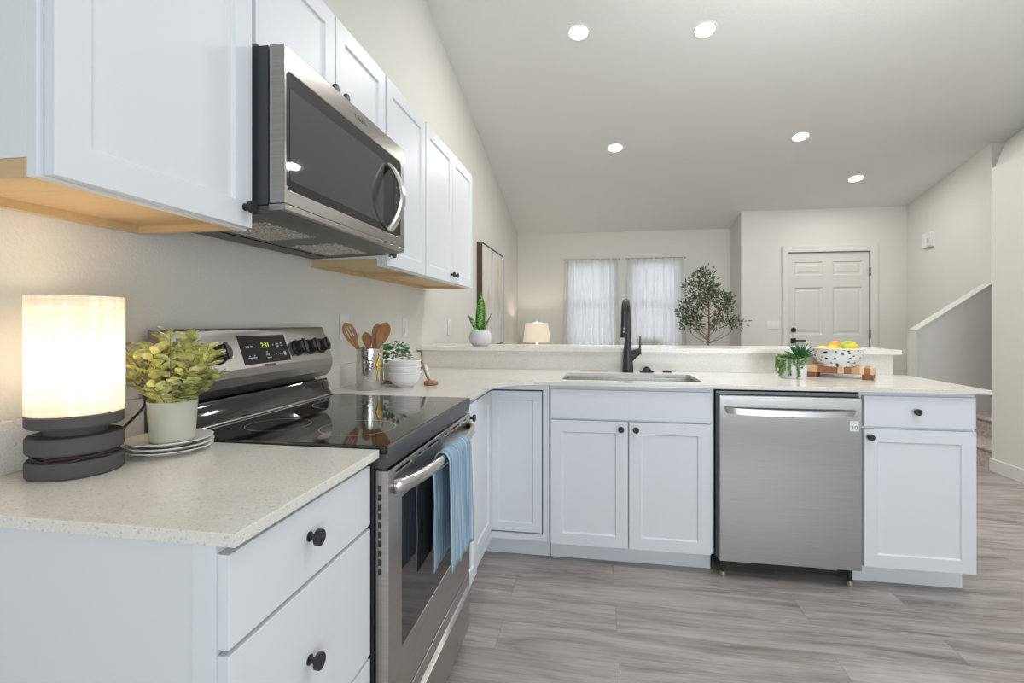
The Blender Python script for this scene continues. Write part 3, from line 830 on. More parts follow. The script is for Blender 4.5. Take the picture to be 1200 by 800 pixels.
for i, p in enumerate(hp):
    q = hp[min(i + 1, 16)]; r_ = hp[max(i - 1, 0)]
    d = (Vector(q) - Vector(r_)).normalized(); nrm = Vector((d.z, 0, -d.x))
    w2 = 0.020
    rows.append([bm.verts.new(Vector(p) + nrm * a + Vector((0, b_, 0))) for a, b_ in ((.007, -w2 * .8), (.007, w2 * .8), (0, w2), (-.007, w2 * .8), (-.007, -w2 * .8), (0, -w2))])
for A, B in zip(rows, rows[1:]):
    for i in range(6): bm.faces.new((A[i], A[(i + 1) % 6], B[(i + 1) % 6], B[i]))
bm.faces.new(rows[0]); bm.faces.new(rows[-1][::-1])
obj('handle', bm, 'handle_steel', md, smooth=True)
obj('control_strip', box(BM(), 0.3995, 0.4004, 0.668, 0.722, 1.545, 1.80), 'black_glass', md)
for k in range(7): obj('button_mark', box(BM(), 0.4004, 0.4007, 0.684, 0.688 + .004 * (k % 2), 1.57 + .028 * k, 1.574 + .028 * k), 'print_grey', mw)
text('maker_mark', 'Whirlpool', 0.020, 'print_dark', mw, frame_matrix((0.4022, 0.400, 1.850), (0, 1, 0), (0, 0, 1)), .0004)
bm = BM(); tube(bm, [(0.4024, 0.400 + .034 * math.cos(t), 1.851 + .0115 * math.sin(t)) for t in [2 * math.pi * k / 30 for k in range(27)]], .0008, 6)
obj('maker_ring', bm, 'handle_steel', mw)

# ================================================================== RANGE
rg = empty('range', (0.35, 0.38, 0), 'stainless electric range with black glass cooktop, blue towel on its handle', 'range')
obj('body', box(BM(), 0.02, 0.630, 0.004, 0.757, 0.02, 0.902), 'black_plastic', rg, bevel=.002)
obj('cooktop', box(BM(), 0.098, 0.662, 0.002, 0.760, 0.9025, 0.9205), 'cooktop_glass', rg, bevel=.003)
bm = prism(BM(), [(0.632, 0.868), (0.662, 0.868), (0.6665, 0.905), (0.6665, 0.916), (0.6625, 0.9205), (0.6625, 0.902), (0.632, 0.902)], lambda a, b_, d: (a, d, b_), 0.002, 0.760)
obj('front_trim', bm, 'dark_steel', rg)
for (bx, by, br) in ((0.262, 0.185, 0.085), (0.262, 0.545, 0.100), (0.500, 0.185, 0.100), (0.500, 0.575, 0.085)):
    bm = BM()
    lathe(bm, [(br - .0012, .9206), (br + .0012, .9206)], (bx, by, 0), 64)
    obj('burner_ring', bm, 'burner_line', rg)
pr = lambda a, b_, d: (a, d, b_)
obj('backguard', prism(BM(), [(0.022, 0.99), (0.077, 0.997), (0.095, 1.018), (0.102, 1.045), (0.101, 1.068), (0.060, 1.183), (0.054, 1.189), (0.022, 1.189)], pr, 0.002, 0.760), 'steel', rg, bevel=.003)
obj('lower_backguard', prism(BM(), [(0.022, 0.903), (0.097, 0.903), (0.097, 0.925), (0.084, 0.945), (0.082, 0.975), (0.074, 0.985), (0.022, 0.985)], pr, 0.002, 0.760), 'black_glass', rg, smooth=True)
obj('rear_trim', box(BM(), 0.0975, 0.108, 0.006, 0.756, 0.9207, 0.926), 'handle_steel', rg, bevel=.002)
# slanted control face: from (0.101,1.068) up to (0.060,1.183)
f0 = Vector((0.101, 0, 1.068)); f1 = Vector((0.060, 0, 1.183))
fu = (f1 - f0).normalized(); fn_ = Vector((fu.z, 0, -fu.x))


def onface(y, s, d=0): return Vector((f0.x, y, f0.z)) + fu * s + fn_ * d


bm = BM(); ys = (0.262, 0.490); ss = (0.010, 0.102)
dd = [bm.verts.new(onface(y, s, d)) for d in (-.001, .0012) for y, s in ((ys[0], ss[0]), (ys[1], ss[0]), (ys[1], ss[1]), (ys[0], ss[1]))]
for f in ((0, 1, 2, 3), (4, 5, 6, 7), (0, 1, 5, 4), (1, 2, 6, 5), (2, 3, 7, 6), (3, 0, 4, 7)): bm.faces.new([dd[i] for i in f])
dp = obj('display', bm, 'display_black', rg)
bm = BM()
dd = [bm.verts.new(onface(y, s, d)) for d in (-.001, .0022) for y, s in ((.4905, .010), (.4945, .010), (.4945, .102), (.4905, .102))]
for f in ((0, 1, 2, 3), (4, 5, 6, 7), (0, 1, 5, 4), (1, 2, 6, 5), (2, 3, 7, 6), (3, 0, 4, 7)): bm.faces.new([dd[i] for i in f])
obj('display_edge', bm, 'handle_steel', rg)
text('clock_digits', '2:31', 0.024, 'digit_glow', dp, frame_matrix(onface(.378, .068, .0016), (0, 1, 0), fu), .0003)
for y, s, w2, h2 in ((.300, .066, .008, .003), (.322, .066, .007, .003), (.300, .030, .008, .002), (.322, .030, .008, .002), (.300, .036, .003, .002), (.322, .036, .003, .002), (.385, .046, .003, .002), (.385, .036, .008, .002), (.390, .026, .010, .002),
                     (.424, .068, .002, .003), (.447, .070, .008, .002), (.447, .063, .006, .002), (.470, .072, .006, .002), (.470, .064, .006, .002), (.428, .036, .003, .002), (.455, .036, .008, .002), (.475, .040, .006, .003), (.475, .031, .006, .003)):
    bm = BM(); q = [bm.verts.new(onface(y - .008 + a * w2, s + b_ * h2, .0015)) for a, b_ in ((-1, -1), (1, -1), (1, 1), (-1, 1))]
    bm.faces.new(q)
    obj('display_mark', bm, 'print_grey', dp)
text('maker_mark', 'FRIGIDAIRE', 0.011, 'print_dark', rg, frame_matrix(onface(.378, .002, .0009), (0, 1, 0), fu), .0003)
for y in (0.088, 0.166, 0.545, 0.622, 0.697):
    bm = BM(); rot = fn_.to_track_quat('Z', 'Y').to_matrix().to_4x4()
    lathe(bm, [(0, 0), (.029, 0), (.029, .006), (.025, .009), (.0235, .030), (.021, .033), (0, .033)], (0, 0, 0), 32)
    box(bm, -.005, .005, -.025, .025, .030, .037)
    bmesh.ops.transform(bm, matrix=Matrix.Translation(onface(y, .050, .0005)) @ rot, verts=bm.verts[:])
    k = obj('knob', bm, 'black_plastic', rg, smooth=True)
    bm = BM(); box(bm, -.0008, .0008, .004, .0205, .0362, .0368)
    bmesh.ops.transform(bm, matrix=Matrix.Translation(onface(y, .050, .0005)) @ rot, verts=bm.verts[:])
    obj('pointer', bm, 'print_grey', k)
# oven door
OD = 0.6665
vents = [[(0.05 + 0.115 * k + (0.04 if k % 2 else 0), .846), (0.05 + 0.115 * k + (0.075 if k % 2 else 0.10), .846), (0.05 + 0.115 * k + (0.075 if k % 2 else 0.10), .853), (0.05 + 0.115 * k + (0.04 if k % 2 else 0), .853)] for k in range(6)]
od = obj('oven_door', holed(BM(), [(0.006, 0.272), (0.756, 0.272), (0.756, 0.862), (0.006, 0.862)], [[(0.085, 0.405), (0.675, 0.405), (0.675, 0.775), (0.085, 0.775)]] + vents, lambda a, b_, d: (d, a, b_), 0.634, OD), 'steel_range', rg, bevel=.0015)
obj('oven_window', box(BM(), 0.640, 0.6655, 0.084, 0.676, 0.404, 0.776), 'oven_glass', od)
obj('vent_back', box(BM(), 0.636, 0.650, 0.04, 0.73, 0.843, 0.856), 'gap_shade', od)
bm = BM()
for k in range(10): box(bm, 0.641, 0.6465, 0.0045, 0.0065, 0.62 + .0215 * k, 0.634 + .0215 * k)
obj('side_slots', bm, 'gap_shade', od)
bm = BM(); rows = []
for k in range(25):
    t = k / 24; y = 0.030 + 0.705 * t; bow = math.sin(math.pi * t) ** 0.45
    x = 0.672 + 0.046 * bow; zc = 0.818
    a_ = 0.010; h_ = 0.017
    rows.append([bm.verts.new((x + a_ * math.cos(q) , y, zc + h_ * math.sin(q))) for q in [2 * math.pi * j / 14 for j in range(14)]])
for A, B in zip(rows, rows[1:]):
    for i in range(14): bm.faces.new((A[i], A[(i + 1) % 14], B[(i + 1) % 14], B[i]))
bm.faces.new(rows[0]); bm.faces.new(rows[-1][::-1])
obj('handle', bm, 'handle_steel', od, smooth='all')
dr = obj('storage_drawer', box(BM(), 0.634, OD - .001, 0.006, 0.756, 0.055, 0.263), 'steel_range', rg, bevel=.002)
bm = prism(BM(), [(OD - .001, 0.222), (OD + .012, 0.216), (OD + .013, 0.208), (OD - .001, 0.204)], pr, 0.03, 0.73)
obj('drawer_pull', bm, 'steel_range', dr)
obj('base', box(BM(), 0.60, 0.64, 0.01, 0.752, 0.004, 0.05), 'black_plastic', rg)
for fy in (0.06, 0.70):
    for fx in (0.08, 0.57): obj('levelling_foot', lathe(BM(), [(0, 0), (.015, 0), (.015, .02), (0, .021)], (fx, fy, 0), 14), 'black_plastic', rg)

# blue towel over the oven handle
bm = BM(); rows = []
path = []
zt = 0.838
for k in range(14): path.append((0.690 + 0.001 * math.sin(k), 0.505 + (zt - 0.022 - 0.505) * k / 13, 0))
for k in range(1, 8):
    t = math.pi * k / 8; path.append((0.7115 - 0.0195 * math.cos(t), zt - 0.018 + 0.0205 * math.sin(t), 1))
for k in range(20): path.append((0.734 + 0.003 * (k / 19), zt - 0.022 - (zt - 0.022 - 0.497) * k / 19, 2))
NP = 36
for pi_, (x, z, sgm) in enumerate(path):
    row = []
    if sgm == 0: y0, y1 = 0.262, 0.475
    elif sgm == 1: y0, y1 = 0.266, 0.490
    else: y0, y1 = 0.266, 0.505
    drop = max(0, (zt - z)) / 0.4
    for i in range(NP + 1):
        t = i / NP
        y = y0 + (y1 - y0) * t
        wv = math.sin(t * 19 + 0.6) * 0.55 + 0.35 * math.sin(t * 37 + 2) + 0.2 * math.sin(t * 9 + z * 8)
        amp = 0.0045 * min(1, drop * 3) * (0.35 if sgm == 0 else 1)
        zz = z + (0.012 * (0.5 - t) * drop if sgm == 2 else 0.02 * drop * (t - .3))
        row.append(bm.verts.new((x + amp * wv + (0.004 * drop * drop if sgm == 2 else 0), y, zz + 0.0015 * math.sin(t * 90) * (drop > .9))))
    rows.append(row)
for A, B in zip(rows, rows[1:]):
    for i in range(NP): bm.faces.new((A[i], A[i + 1], B[i + 1], B[i]))
tw = obj('dish_towel', bm, 'towel_blue', None, loc=(0.712, 0.45, 0.84), smooth='all')
md_ = tw.modifiers.new('solid', 'SOLIDIFY'); md_.thickness = 0.003; md_.offset = 0
tag(tw, 'blue striped dish towel hanging over the oven door handle', 'towel')

# ================================================================== NEAR COUNTER: lamp, plates, plant
LX, LY = 0.128, -0.258
lp = empty('table_lamp', (LX, LY, .914), 'glowing cylinder table lamp with dark stacked-disc base, on the left worktop', 'lamp', 'table lamps')
zb = 0.9145
obj('base', lathe(BM(), [(0, zb), (.073, zb), (.076, zb + .004), (.076, zb + .027), (.073, zb + .031), (.060, zb + .032), (.060, zb + .043), (.073, zb + .044), (.076, zb + .048), (.076, zb + .072), (.073, zb + .076), (.050, zb + .077), (.050, zb + .092), (.073, zb + .093), (.0765, zb + .097), (.0765, zb + .114), (.074, zb + .117), (0, zb + .117)], (LX, LY, 0), 64), 'lamp_base', lp, smooth=True)
obj('lamp_shade', lathe(BM(), [(.0765, zb + .1175), (.0765, zb + .343), (.0745, zb + .343), (.0745, zb + .1175)], (LX, LY, 0), 64), 'linen', lp, smooth=True)
d = bpy.data.lights.new('bulb', 'POINT'); d.energy = 1.3; d.color = (1, .80, .57); d.shadow_soft_size = .03
lo = bpy.data.objects.new('bulb', d); COL.objects.link(lo); lo.parent = lp; lo.location = (0, 0, .205)
d = bpy.data.lights.new('bulb', 'POINT'); d.energy = 0.30; d.color = (1, .78, .52); d.shadow_soft_size = .03  # second point light, added high in the lamp to brighten the wall
lo = bpy.data.objects.new('bulb', d); COL.objects.link(lo); lo.parent = lp; lo.location = (0, 0, .300)
pts = []
for k in range(46):
    t = k / 45 * 3.0 * math.pi - 1.4
    pts.append((LX + .066 * math.cos(t), LY + .066 * math.sin(t), zb + .0355 + .0045 * math.sin(k * .55)))
ex, ey = pts[-1][0], pts[-1][1]
pts += [(LX - .008, LY + .088, zb + .022), (0.088, -0.130, .962), (0.085, -0.070, 1.005), (0.045, -0.030, 1.03), (0.020, -0.028, 1.06), (0.006, -0.028, 1.075)]
obj('power_cord', tube(BM(), spline(pts, 3), .0032, 8), 'cord', lp, smooth=True)
PX, PY = 0.186, -0.098
for k, lab in enumerate(('bottom white plate of the three stacked left of the range', 'middle white plate of the three stacked left of the range', 'top white plate of the stack, directly under the sage pot')):
    z = .9145 + .0092 * k
    ox, oy = ((0, 0), (.003, -.002), (-.002, .002))[k]
    pl = lathe(BM(), [(0, z), (.050, z), (.054, z + .003), (.085, z + .0125), (.0855, z + .0145), (.083, z + .0148), (.055, z + .0065), (0, z + .0055)], (PX + ox, PY + oy, 0), 56)
    tag(obj('plate', pl, 'plate_white', None, loc=(PX + ox, PY + oy, z), smooth=True), lab, 'plate', 'plates under the sage pot')
QX, QY = 0.196, -0.102
zq = .9145 + .0184 + .0068
pp = empty('potted_plant', (QX, QY, zq), 'yellow-green leafy plant in a ribbed sage pot, standing on the stacked plates', 'potted plant', 'potted plants')
prof = [(0, zq), (.040, zq), (.043, zq + .004)]
for k in range(1, 41):
    prof.append((.0435 + .0055 * k / 40 + (.0005 if k % 2 else 0), zq + .004 + .088 * k / 40))
prof += [(.0485, zq + .0925), (.0455, zq + .0915), (.044, zq + .070), (0, zq + .070)]
obj('pot', lathe(BM(), prof, (QX, QY, 0), 48), 'pot_sage', pp, smooth='all')
obj('soil', lathe(BM(), [(0, zq + .074), (.0435, zq + .0705)], (QX, QY, 0), 24), 'soil', pp)
rnd = random.Random(3)
bl_, bs_ = BM(), BM()
for s in range(74):
    a = rnd.random() * 2 * math.pi; lean = 0.05 + 1.05 * rnd.random() ** 0.9
    Ls = 0.080 + 0.082 * rnd.random()
    b0 = Vector((QX + .022 * math.cos(a), QY + .022 * math.sin(a), zq + .072))
    d = Vector((math.cos(a) * math.sin(lean), math.sin(a) * math.sin(lean), math.cos(lean)))
    cps = [b0, b0 + d * Ls * .5 + Vector((0, 0, .012)), b0 + d * Ls + Vector((0, 0, .010))]
    if cps[-1].x < 0.05 or (cps[-1].x + cps[-1].y > .225) or cps[-1].y > -.03 or (cps[-1] - Vector((LX, LY, cps[-1].z))).length < .10: continue
    sp = spline(cps, 5)
    tube(bs_, sp, .0009, 5)
    for i in range(2, len(sp), 1):
        tdir = (sp[i] - sp[i - 1]).normalized()
        for sd in (0, 1):
            ang = rnd.random() * 6.28
            side = Vector((math.cos(ang), math.sin(ang), 0.3 * rnd.random()))
            ld = (tdir * 0.6 + side).normalized()
            L = rnd.uniform(.024, .038)
            leaf(bl_, sp[i], ld, Vector((rnd.uniform(-.6, .6), rnd.uniform(-.6, .6), 1)), L, L * rnd.uniform(.5, .62), 0.12)
obj('foliage', bl_, 'leaf_yellow', pp, smooth='all', fix=False)
obj('stems', bs_, 'trunk', pp)

# ================================================================== CORNER COUNTER: crock with utensils, plant, bowls, brush
CX_, CY_ = 0.157, 0.975
ck = empty('utensil_crock', (CX_, CY_, .914), 'hammered steel utensil crock with gold side ornament, right of the range', 'utensil holder')
obj('cup', lathe(BM(), [(0, .9145), (.055, .9145), (.057, .918), (.057, 1.092), (.055, 1.094), (.0535, 1.091), (.0535, .922), (0, .921)], (CX_, CY_, 0), 56), 'steel_hammered', ck, smooth=True)
ga = -0.45
gp = Vector((CX_ + .061 * math.cos(ga), CY_ + .061 * math.sin(ga), 1.02))
bm = lathe(BM(), [(0, -.028), (.008, -.022), (.014, -.006), (.015, .004), (.010, .018), (.005, .027), (0.0, .030)], (0, 0, 0), 16)
bmesh.ops.scale(bm, vec=(0.35, 1, 1), verts=bm.verts[:])
for v in bm.verts: v.co = Matrix.Rotation(ga, 3, 'Z') @ v.co + gp
tube(bm, spline([gp + Vector((.001, 0, .028)), gp + Vector((.002, .003, .045)), gp + Vector((-.006, .004, .055)), gp + Vector((-.004, .002, .070))], 4), .0028, 8)
tube(bm, spline([gp + Vector((.001, 0, -.026)), gp + Vector((.001, -.004, -.05)), gp + Vector((-.001, -.004, -.07))], 4), .0022, 8)
obj('side_ornament', bm, 'gold', ck, smooth='all')
RV = Vector((0.986, 0.167, 0))


def utensil(name, label, base, tip, head_w, head_l, slots=False, off=0.0, bowl=0.0):
    """flat wooden tool: handle from inside the crock up to a broad head"""
    b0 = Vector((CX_, CY_, 0)) + RV * base[0] + Vector((0, off, base[1])); t0 = Vector((CX_, CY_, 0)) + RV * tip[0] + Vector((0, off + base[2], tip[1]))
    ax = (t0 - b0); Lt = ax.length; ax.normalize()
    nn = Vector((0.25, -1, 0.1)); side = ax.cross(nn).normalized(); nn = side.cross(ax).normalized()
    prof = []
    hs = Lt - head_l
    for s_, w in ((0, .0055), (hs * .6, .006), (hs - .01, .0085)): prof.append((s_, w))
    for k in range(0, 11):
        t = k / 10
        w = max(.0085 * (1 - t), head_w * (math.sin(math.pi * min(1, 0.12 + .62 * t)) if t < .65 else math.sqrt(max(0, 1 - ((t - .60) / .40) ** 2)) * 1.0) / 2 * (1 if t < .65 else 1))
        prof.append((hs + head_l * t, max(w, .002)))
    outer = [(-w, s_) for s_, w in prof] + [(w, s_) for s_, w in reversed(prof)]
    holes = []
    if slots:
        for k in (-1, 0, 1):
            c = k * head_w * .2; s0 = hs + head_l * .38; s1 = hs + head_l * .80
            holes.append([(c - .0022, s0), (c + .0022, s0), (c + .0022, s1), (c - .0022, s1)])
    def fn(a, s_, d):
        cv = bowl * max(0, (s_ - hs) / head_l) ** 2
        hb = bowl * 8 * a * a / max(head_w, .01) if s_ > hs else 0
        return b0 + ax * s_ + side * a + nn * (d + cv - hb)
    o = obj(name, holed(BM(), outer, holes, fn, -.004, .004), 'wood_utensil', None, loc=b0, bevel=.0015)
    return tag(o, label, 'kitchen utensil', 'wooden utensils in the steel crock')


utensil('slotted_spatula', 'slotted wooden spatula leaning left in the steel crock', (0.036, .926, 0.0), (-0.104, 1.205), .054, .115, True, -.012)
utensil('wooden_spoon', 'short wooden spoon just right of the slotted spatula', (0.010, .926, 0.004), (-0.034, 1.162), .044, .07, False, .032, .008)
utensil('wooden_spatula', 'narrow upright wooden spatula, second from right in the crock', (-0.012, .926, 0.0), (0.028, 1.203), .040, .11, False, .016)
utensil('wooden_spoon', 'broad wooden spoon leaning right in the steel crock', (-0.028, .926, -0.005), (0.084, 1.207), .056, .11, False, -.010, .006)

# small variegated plant behind the bowls
VX, VY = 0.172, 1.205
vp = empty('potted_plant', (VX, VY, .914), 'small variegated green plant in grey pot behind the white bowls', 'potted plant', 'potted plants')
obj('saucer', lathe(BM(), [(0, .9145), (.052, .9145), (.056, .925), (.050, .926), (0, .922)], (VX, VY, 0), 32), 'wood_brush', vp, smooth=True)
obj('pot', lathe(BM(), [(0, .9265), (.042, .9265), (.047, .93), (.050, 1.005), (.047, 1.005), (.045, .99), (0, .99)], (VX, VY, 0), 32), 'pot_grey', vp, smooth=True)
bm = BM(); rnd = random.Random(11)
for i in range(150):
    a = rnd.random() * 6.283; el = rnd.uniform(-.1, 1.3); r_ = .02 + .05 * rnd.random() ** .6
    p = Vector((VX + r_ * math.cos(a) * math.cos(el) * 1.1, VY + r_ * math.sin(a) * math.cos(el), 1.03 + r_ * math.sin(el) * 1.15))
    L = rnd.uniform(.022, .034)
    leaf(bm, p, Vector((math.cos(a), math.sin(a), rnd.uniform(-.3, .8))), Vector((rnd.uniform(-.8, .8), rnd.uniform(-.8, .4), 1)), L, L * .62, .15)
obj('foliage', bm, 'leaf_dark', vp, smooth='all', fix=False)

# stacked bowls
BX, BY = 0.282, 1.068
for k, lab in enumerate(('bottom white bowl of the stacked bowls beside the crock', 'middle white bowl of the stacked bowls beside the crock', 'top white bowl of the stacked bowls beside the crock')):
    z = .9145 + .0265 * k
    p = lathe(BM(), [(0, z), (.036, z), (.038, z + .004), (.056, z + .015), (.0665, z + .034), (.0705, z + .056), (.0705, z + .062), (.0735, z + .063), (.0742, z + .066), (.0735, z + .069), (.0705, z + .0695), (.0685, z + .060), (.064, z + .036), (.053, z + .019), (.035, z + .009), (0, z + .0075)], (BX, BY, 0), 48)
    tag(obj('bowl', p, 'ceramic_white', None, loc=(BX, BY, z), smooth=True), lab, 'bowl', 'stacked white bowls')

# dish brush leaning on the bowls
HX, HY = 0.378, 1.150
br = empty('dish_brush', (HX, HY, .914), 'small wooden-headed dish brush leaning against the white bowls', 'brush')
obj('head', lathe(BM(), [(0, .9148), (.030, .9148), (.034, .920), (.034, .926), (.026, .934), (0, .937)], (HX, HY, 0), 28), 'wood_brush', br, smooth=True)
obj('handle', tube(BM(), [(HX - .008, HY, .932), (HX - .022, HY - .010, .975), (HX - .040, HY - .022, 1.032)], [.007, .0075, .006], 12), 'wood_brush', br, smooth=True)
obj('pale_strip', tube(BM(), [(HX - .009, HY - .008, .955), (HX - .016, HY - .012, .985), (HX - .023, HY - .018, 1.012)], [.006, .0066, .006], 10), 'ceramic_white', br, smooth=True)  # pale strip along the brush handle
obj('hanging_loop', tube(BM(), [(HX - .040 + .005 * math.cos(t), HY - .022, 1.036 + .007 * math.sin(t)) for t in [6.283 * k / 14 for k in range(15)]], .0015, 6), 'ceramic_white', br, smooth=True)

# ================================================================== BAR TOP: snake plant
NX, NY = 0.398, 2.068
sn = empty('snake_plant', (NX, NY, 1.054), 'upright mottled snake plant in round grey pot on the bar ledge', 'potted plant', 'potted plants')
pf = [(0, 1.0545), (.045, 1.0545), (.047, 1.057)]
for k in range(1, 15):
    t = k / 15; ang = -1.0 + 1.95 * t
    pf.append((.0735 * math.cos(ang * 0.92), 1.107 + .052 * math.sin(ang) / math.sin(1.0)))
pf += [(.044, 1.154), (.040, 1.150), (.040, 1.135), (0, 1.135)]
obj('pot', lathe(BM(), pf, (NX, NY, 0), 48), 'pot_grey', sn, smooth=True)
obj('soil', lathe(BM(), [(0, 1.141), (.039, 1.1355)], (NX, NY, 0), 20), 'soil', sn)
for (bx, by, tx, ty, tz, w, tw_) in ((.0, 0, .006, .0, 1.395, .062, .3), (-.018, -.01, -.076, -.018, 1.255, .034, .2), (.020, .0, .072, .004, 1.262, .024, .9), (.008, .018, .02, .03, 1.33, .045, 1.2), (-.010, .012, -.012, .02, 1.35, .05, .1)):
    bm = BM(); rows = []
    for k in range(13):
        t = k / 12
        c = Vector((NX + bx + (tx - bx) * t ** 1.3, NY + by + (ty - by) * t ** 1.3, 1.137 + (tz - 1.137) * t))
        ww = w / 2 * (0.62 + 1.1 * t * (1 - t) * 1.6 - .25 * t) * (1 if t < .75 else max(0.02, 1 - ((t - .75) / .25) ** 1.6))
        sd = Vector((math.cos(tw_ + .3 * t), math.sin(tw_ + .3 * t), 0)); nn = Vector((-sd.y, sd.x, 0))
        rows.append([bm.verts.new(c + sd * ww - nn * ww * .25), bm.verts.new(c + nn * .003), bm.verts.new(c - sd * ww - nn * ww * .25), bm.verts.new(c - nn * .002)])
    for A, B in zip(rows, rows[1:]):
        for i in range(4): bm.faces.new((A[i], A[(i + 1) % 4], B[(i + 1) % 4], B[i]))
    bm.faces.new(rows[0]); bm.faces.new(rows[-1])
    obj('leaf', bm, 'leaf_snake', sn, smooth='all')

# ================================================================== PENINSULA: trailing plant, board, bowl with fruit
GX, GY = 2.163, 1.752
gp_ = empty('potted_succulent', (GX, GY, .914), 'trailing succulent with spiky leaves in white cylinder pot on the peninsula', 'potted plant', 'potted plants')
obj('pot', lathe(BM(), [(0, .9145), (.0605, .9145), (.0615, .917), (.0615, 1.018), (.060, 1.0195), (.057, 1.017), (.056, .998), (0, .998)], (GX, GY, 0), 48), 'pot_speckled', gp_, smooth=True)
obj('soil', lathe(BM(), [(0, 1.004), (.0555, .9985)], (GX, GY, 0), 24), 'soil', gp_)
bm = BM(); rnd = random.Random(5)
for i in range(64):
    a = rnd.random() * 6.283; el = rnd.uniform(.35, 1.45)
    d = Vector((math.cos(a) * math.cos(el), math.sin(a) * math.cos(el), math.sin(el)))
    leaf(bm, (GX + .024, GY - .004, 1.012), d, Vector((-d.y, d.x, .6)), rnd.uniform(.065, .10), .0085, .12)
obj('spiky_leaves', bm, 'leaf_spike', gp_, smooth='all', fix=False)
bm = BM()
for i in range(360):
    a = rnd.random() * 6.283; r_ = .062 * math.sqrt(rnd.random())
    leaf(bm, (GX + r_ * math.cos(a) - .004, GY + r_ * math.sin(a), 1.012 + .02 * rnd.random()), (math.cos(a + rnd.uniform(-1, 1)), math.sin(a), .5), (rnd.uniform(-1, 1), rnd.uniform(-1, 1), 1), .015, .009, .1)
for a, drop in ((-2.75, .095), (-2.45, .06), (-2.15, .092), (-1.85, .04), (-1.6, .10), (-1.32, .05), (3.1, .07), (-3.0, .05), (2.6, .06), (-1.05, .03), (-2.6, .08)):
    rr_ = .064 + (.014 if a < -2.4 or a > 2 else 0)
    st_ = int(drop / .0045)
    for i in range(st_):
        z = 1.020 - drop * i / st_
        for q in range(3):
            aa = a + rnd.uniform(-.11, .11)
            leaf(bm, (GX + rr_ * math.cos(aa), GY + rr_ * math.sin(aa), z), (math.cos(a) + rnd.uniform(-.7, .7), math.sin(a) + rnd.uniform(-.7, .7), rnd.uniform(-.8, .5)), (rnd.uniform(-1, 1), -1, rnd.uniform(0, 1)), .012, .0075, .1)
obj('trailing_leaves', bm, 'leaf_green', gp_, smooth='all', fix=False)

bd = empty('serving_board', (2.424, 1.838, .914), 'striped butcher-block serving board on feet, under the fruit bowl', 'serving board', rotz=-0.5)
obj('board', box(BM(), -.150, .150, -.085, .085, .026, .060), 'butcher_block', bd, local=True, bevel=.003)
for fx in (-.149, .101):
    for fy in (-.086, .044): obj('foot', box(BM(), fx, fx + .048, fy, fy + .042, .0005, .0258), 'wood_foot', bd, local=True, bevel=.002)
OX, OY = 2.405, 1.826
zo = .9745
fb = empty('fruit_bowl', (OX, OY, zo), 'white bowl with dark dashes, full of fruit, on the serving board', 'bowl')
obj('bowl_shell', lathe(BM(), [(0, zo), (.078, zo), (.080, zo + .004), (.074, zo + .010), (.092, zo + .024), (.109, zo + .050), (.115, zo + .078), (.116, zo + .088), (.111, zo + .088), (.106, zo + .060), (.086, zo + .024), (0, zo + .015)], (OX, OY, 0), 56), 'bowl_dashes', fb, smooth=True)
obj('rim', lathe(BM(), [(.111, zo + .0885), (.1275, zo + .090), (.128, zo + .096), (.110, zo + .097), (.108, zo + .092)], (OX, OY, 0), 56), 'ceramic_white', fb, smooth=True)


def fruit(name, label, p, r, m, sc=(1, 1, 1), rz=0, nub=0.0):
    bm = BM(); prof = []
    for k in range(0, 17):
        t = math.pi * k / 16
        rr_ = r * math.sin(t); hh = -r * math.cos(t)
        if nub and k > 12: hh += nub * r * (k - 12) / 4; rr_ *= 1 - .25 * (k - 12) / 4
        prof.append((max(rr_, 0) if 0 < k < 16 else 0, hh))
    lathe(bm, prof, (0, 0, 0), 28)
    M_ = Matrix.Translation(p) @ Matrix.Rotation(rz, 4, 'Z') @ Matrix.Rotation(1.35, 4, 'Y') @ Matrix.Diagonal((*sc, 1))
    bmesh.ops.transform(bm, matrix=M_, verts=bm.verts[:])
    return tag(obj(name, bm, m, None, loc=p, smooth='all'), label, 'fruit', 'fruit in the dashed bowl')


fruit('lemon', 'yellow lemon at the left in the fruit bowl', (OX - .045, OY - .045, zo + .080), .034, 'fruit_yellow', (1, 1, 1.2), -.2, .25)
fruit('mango', 'green and yellow mango at the right in the fruit bowl', (OX + .040, OY - .030, zo + .092), .042, 'fruit_green', (1, 1, 1.18), .15)
fruit('orange', 'orange fruit peeking out at the top of the fruit bowl', (OX + .012, OY + .045, zo + .092), .040, 'fruit_orange')
fruit('lemon', 'yellow lemon lying low at the bowl\'s left rim', (OX - .062, OY + .030, zo + .076), .030, 'fruit_yellow', (1, 1, 1.2), .6, .25)
MATS_g = MATS['fruit_green']
n, l, b = nodes(MATS_g)
tc = n.new('ShaderNodeTexCoord'); t = n.new('ShaderNodeTexNoise'); t.inputs['Scale'].default_value = 16; t.inputs['Detail'].default_value = 1
r_ = ramp(n, [(0.42, (0.36, 0.46, 0.05)), (0.58, (0.86, 0.62, 0.03))])
l.new(tc.outputs['Object'], t.inputs['Vector']); l.new(t.outputs[0], r_.inputs[0]); l.new(r_.outputs[0], b.inputs['Base Color'])

# ================================================================== LIVING ROOM
# painting
pt = empty('painting', (0.01, 4.22, 0.955), 'large abstract painting in thin brown frame on the left wall', 'painting')
XW = -0.0115
obj('frame', holed(BM(), [(3.655, .955), (4.795, .955), (4.795, 1.992), (3.655, 1.992)], [[(3.667, .967), (4.783, .967), (4.783, 1.980), (3.667, 1.980)]], lambda a, b_, d: (d, a, b_), XW, 0.042), 'frame_brown', pt)
obj('canvas', box(BM(), XW, 0.036, 3.668, 4.782, .968, 1.979), 'painting_canvas', pt)

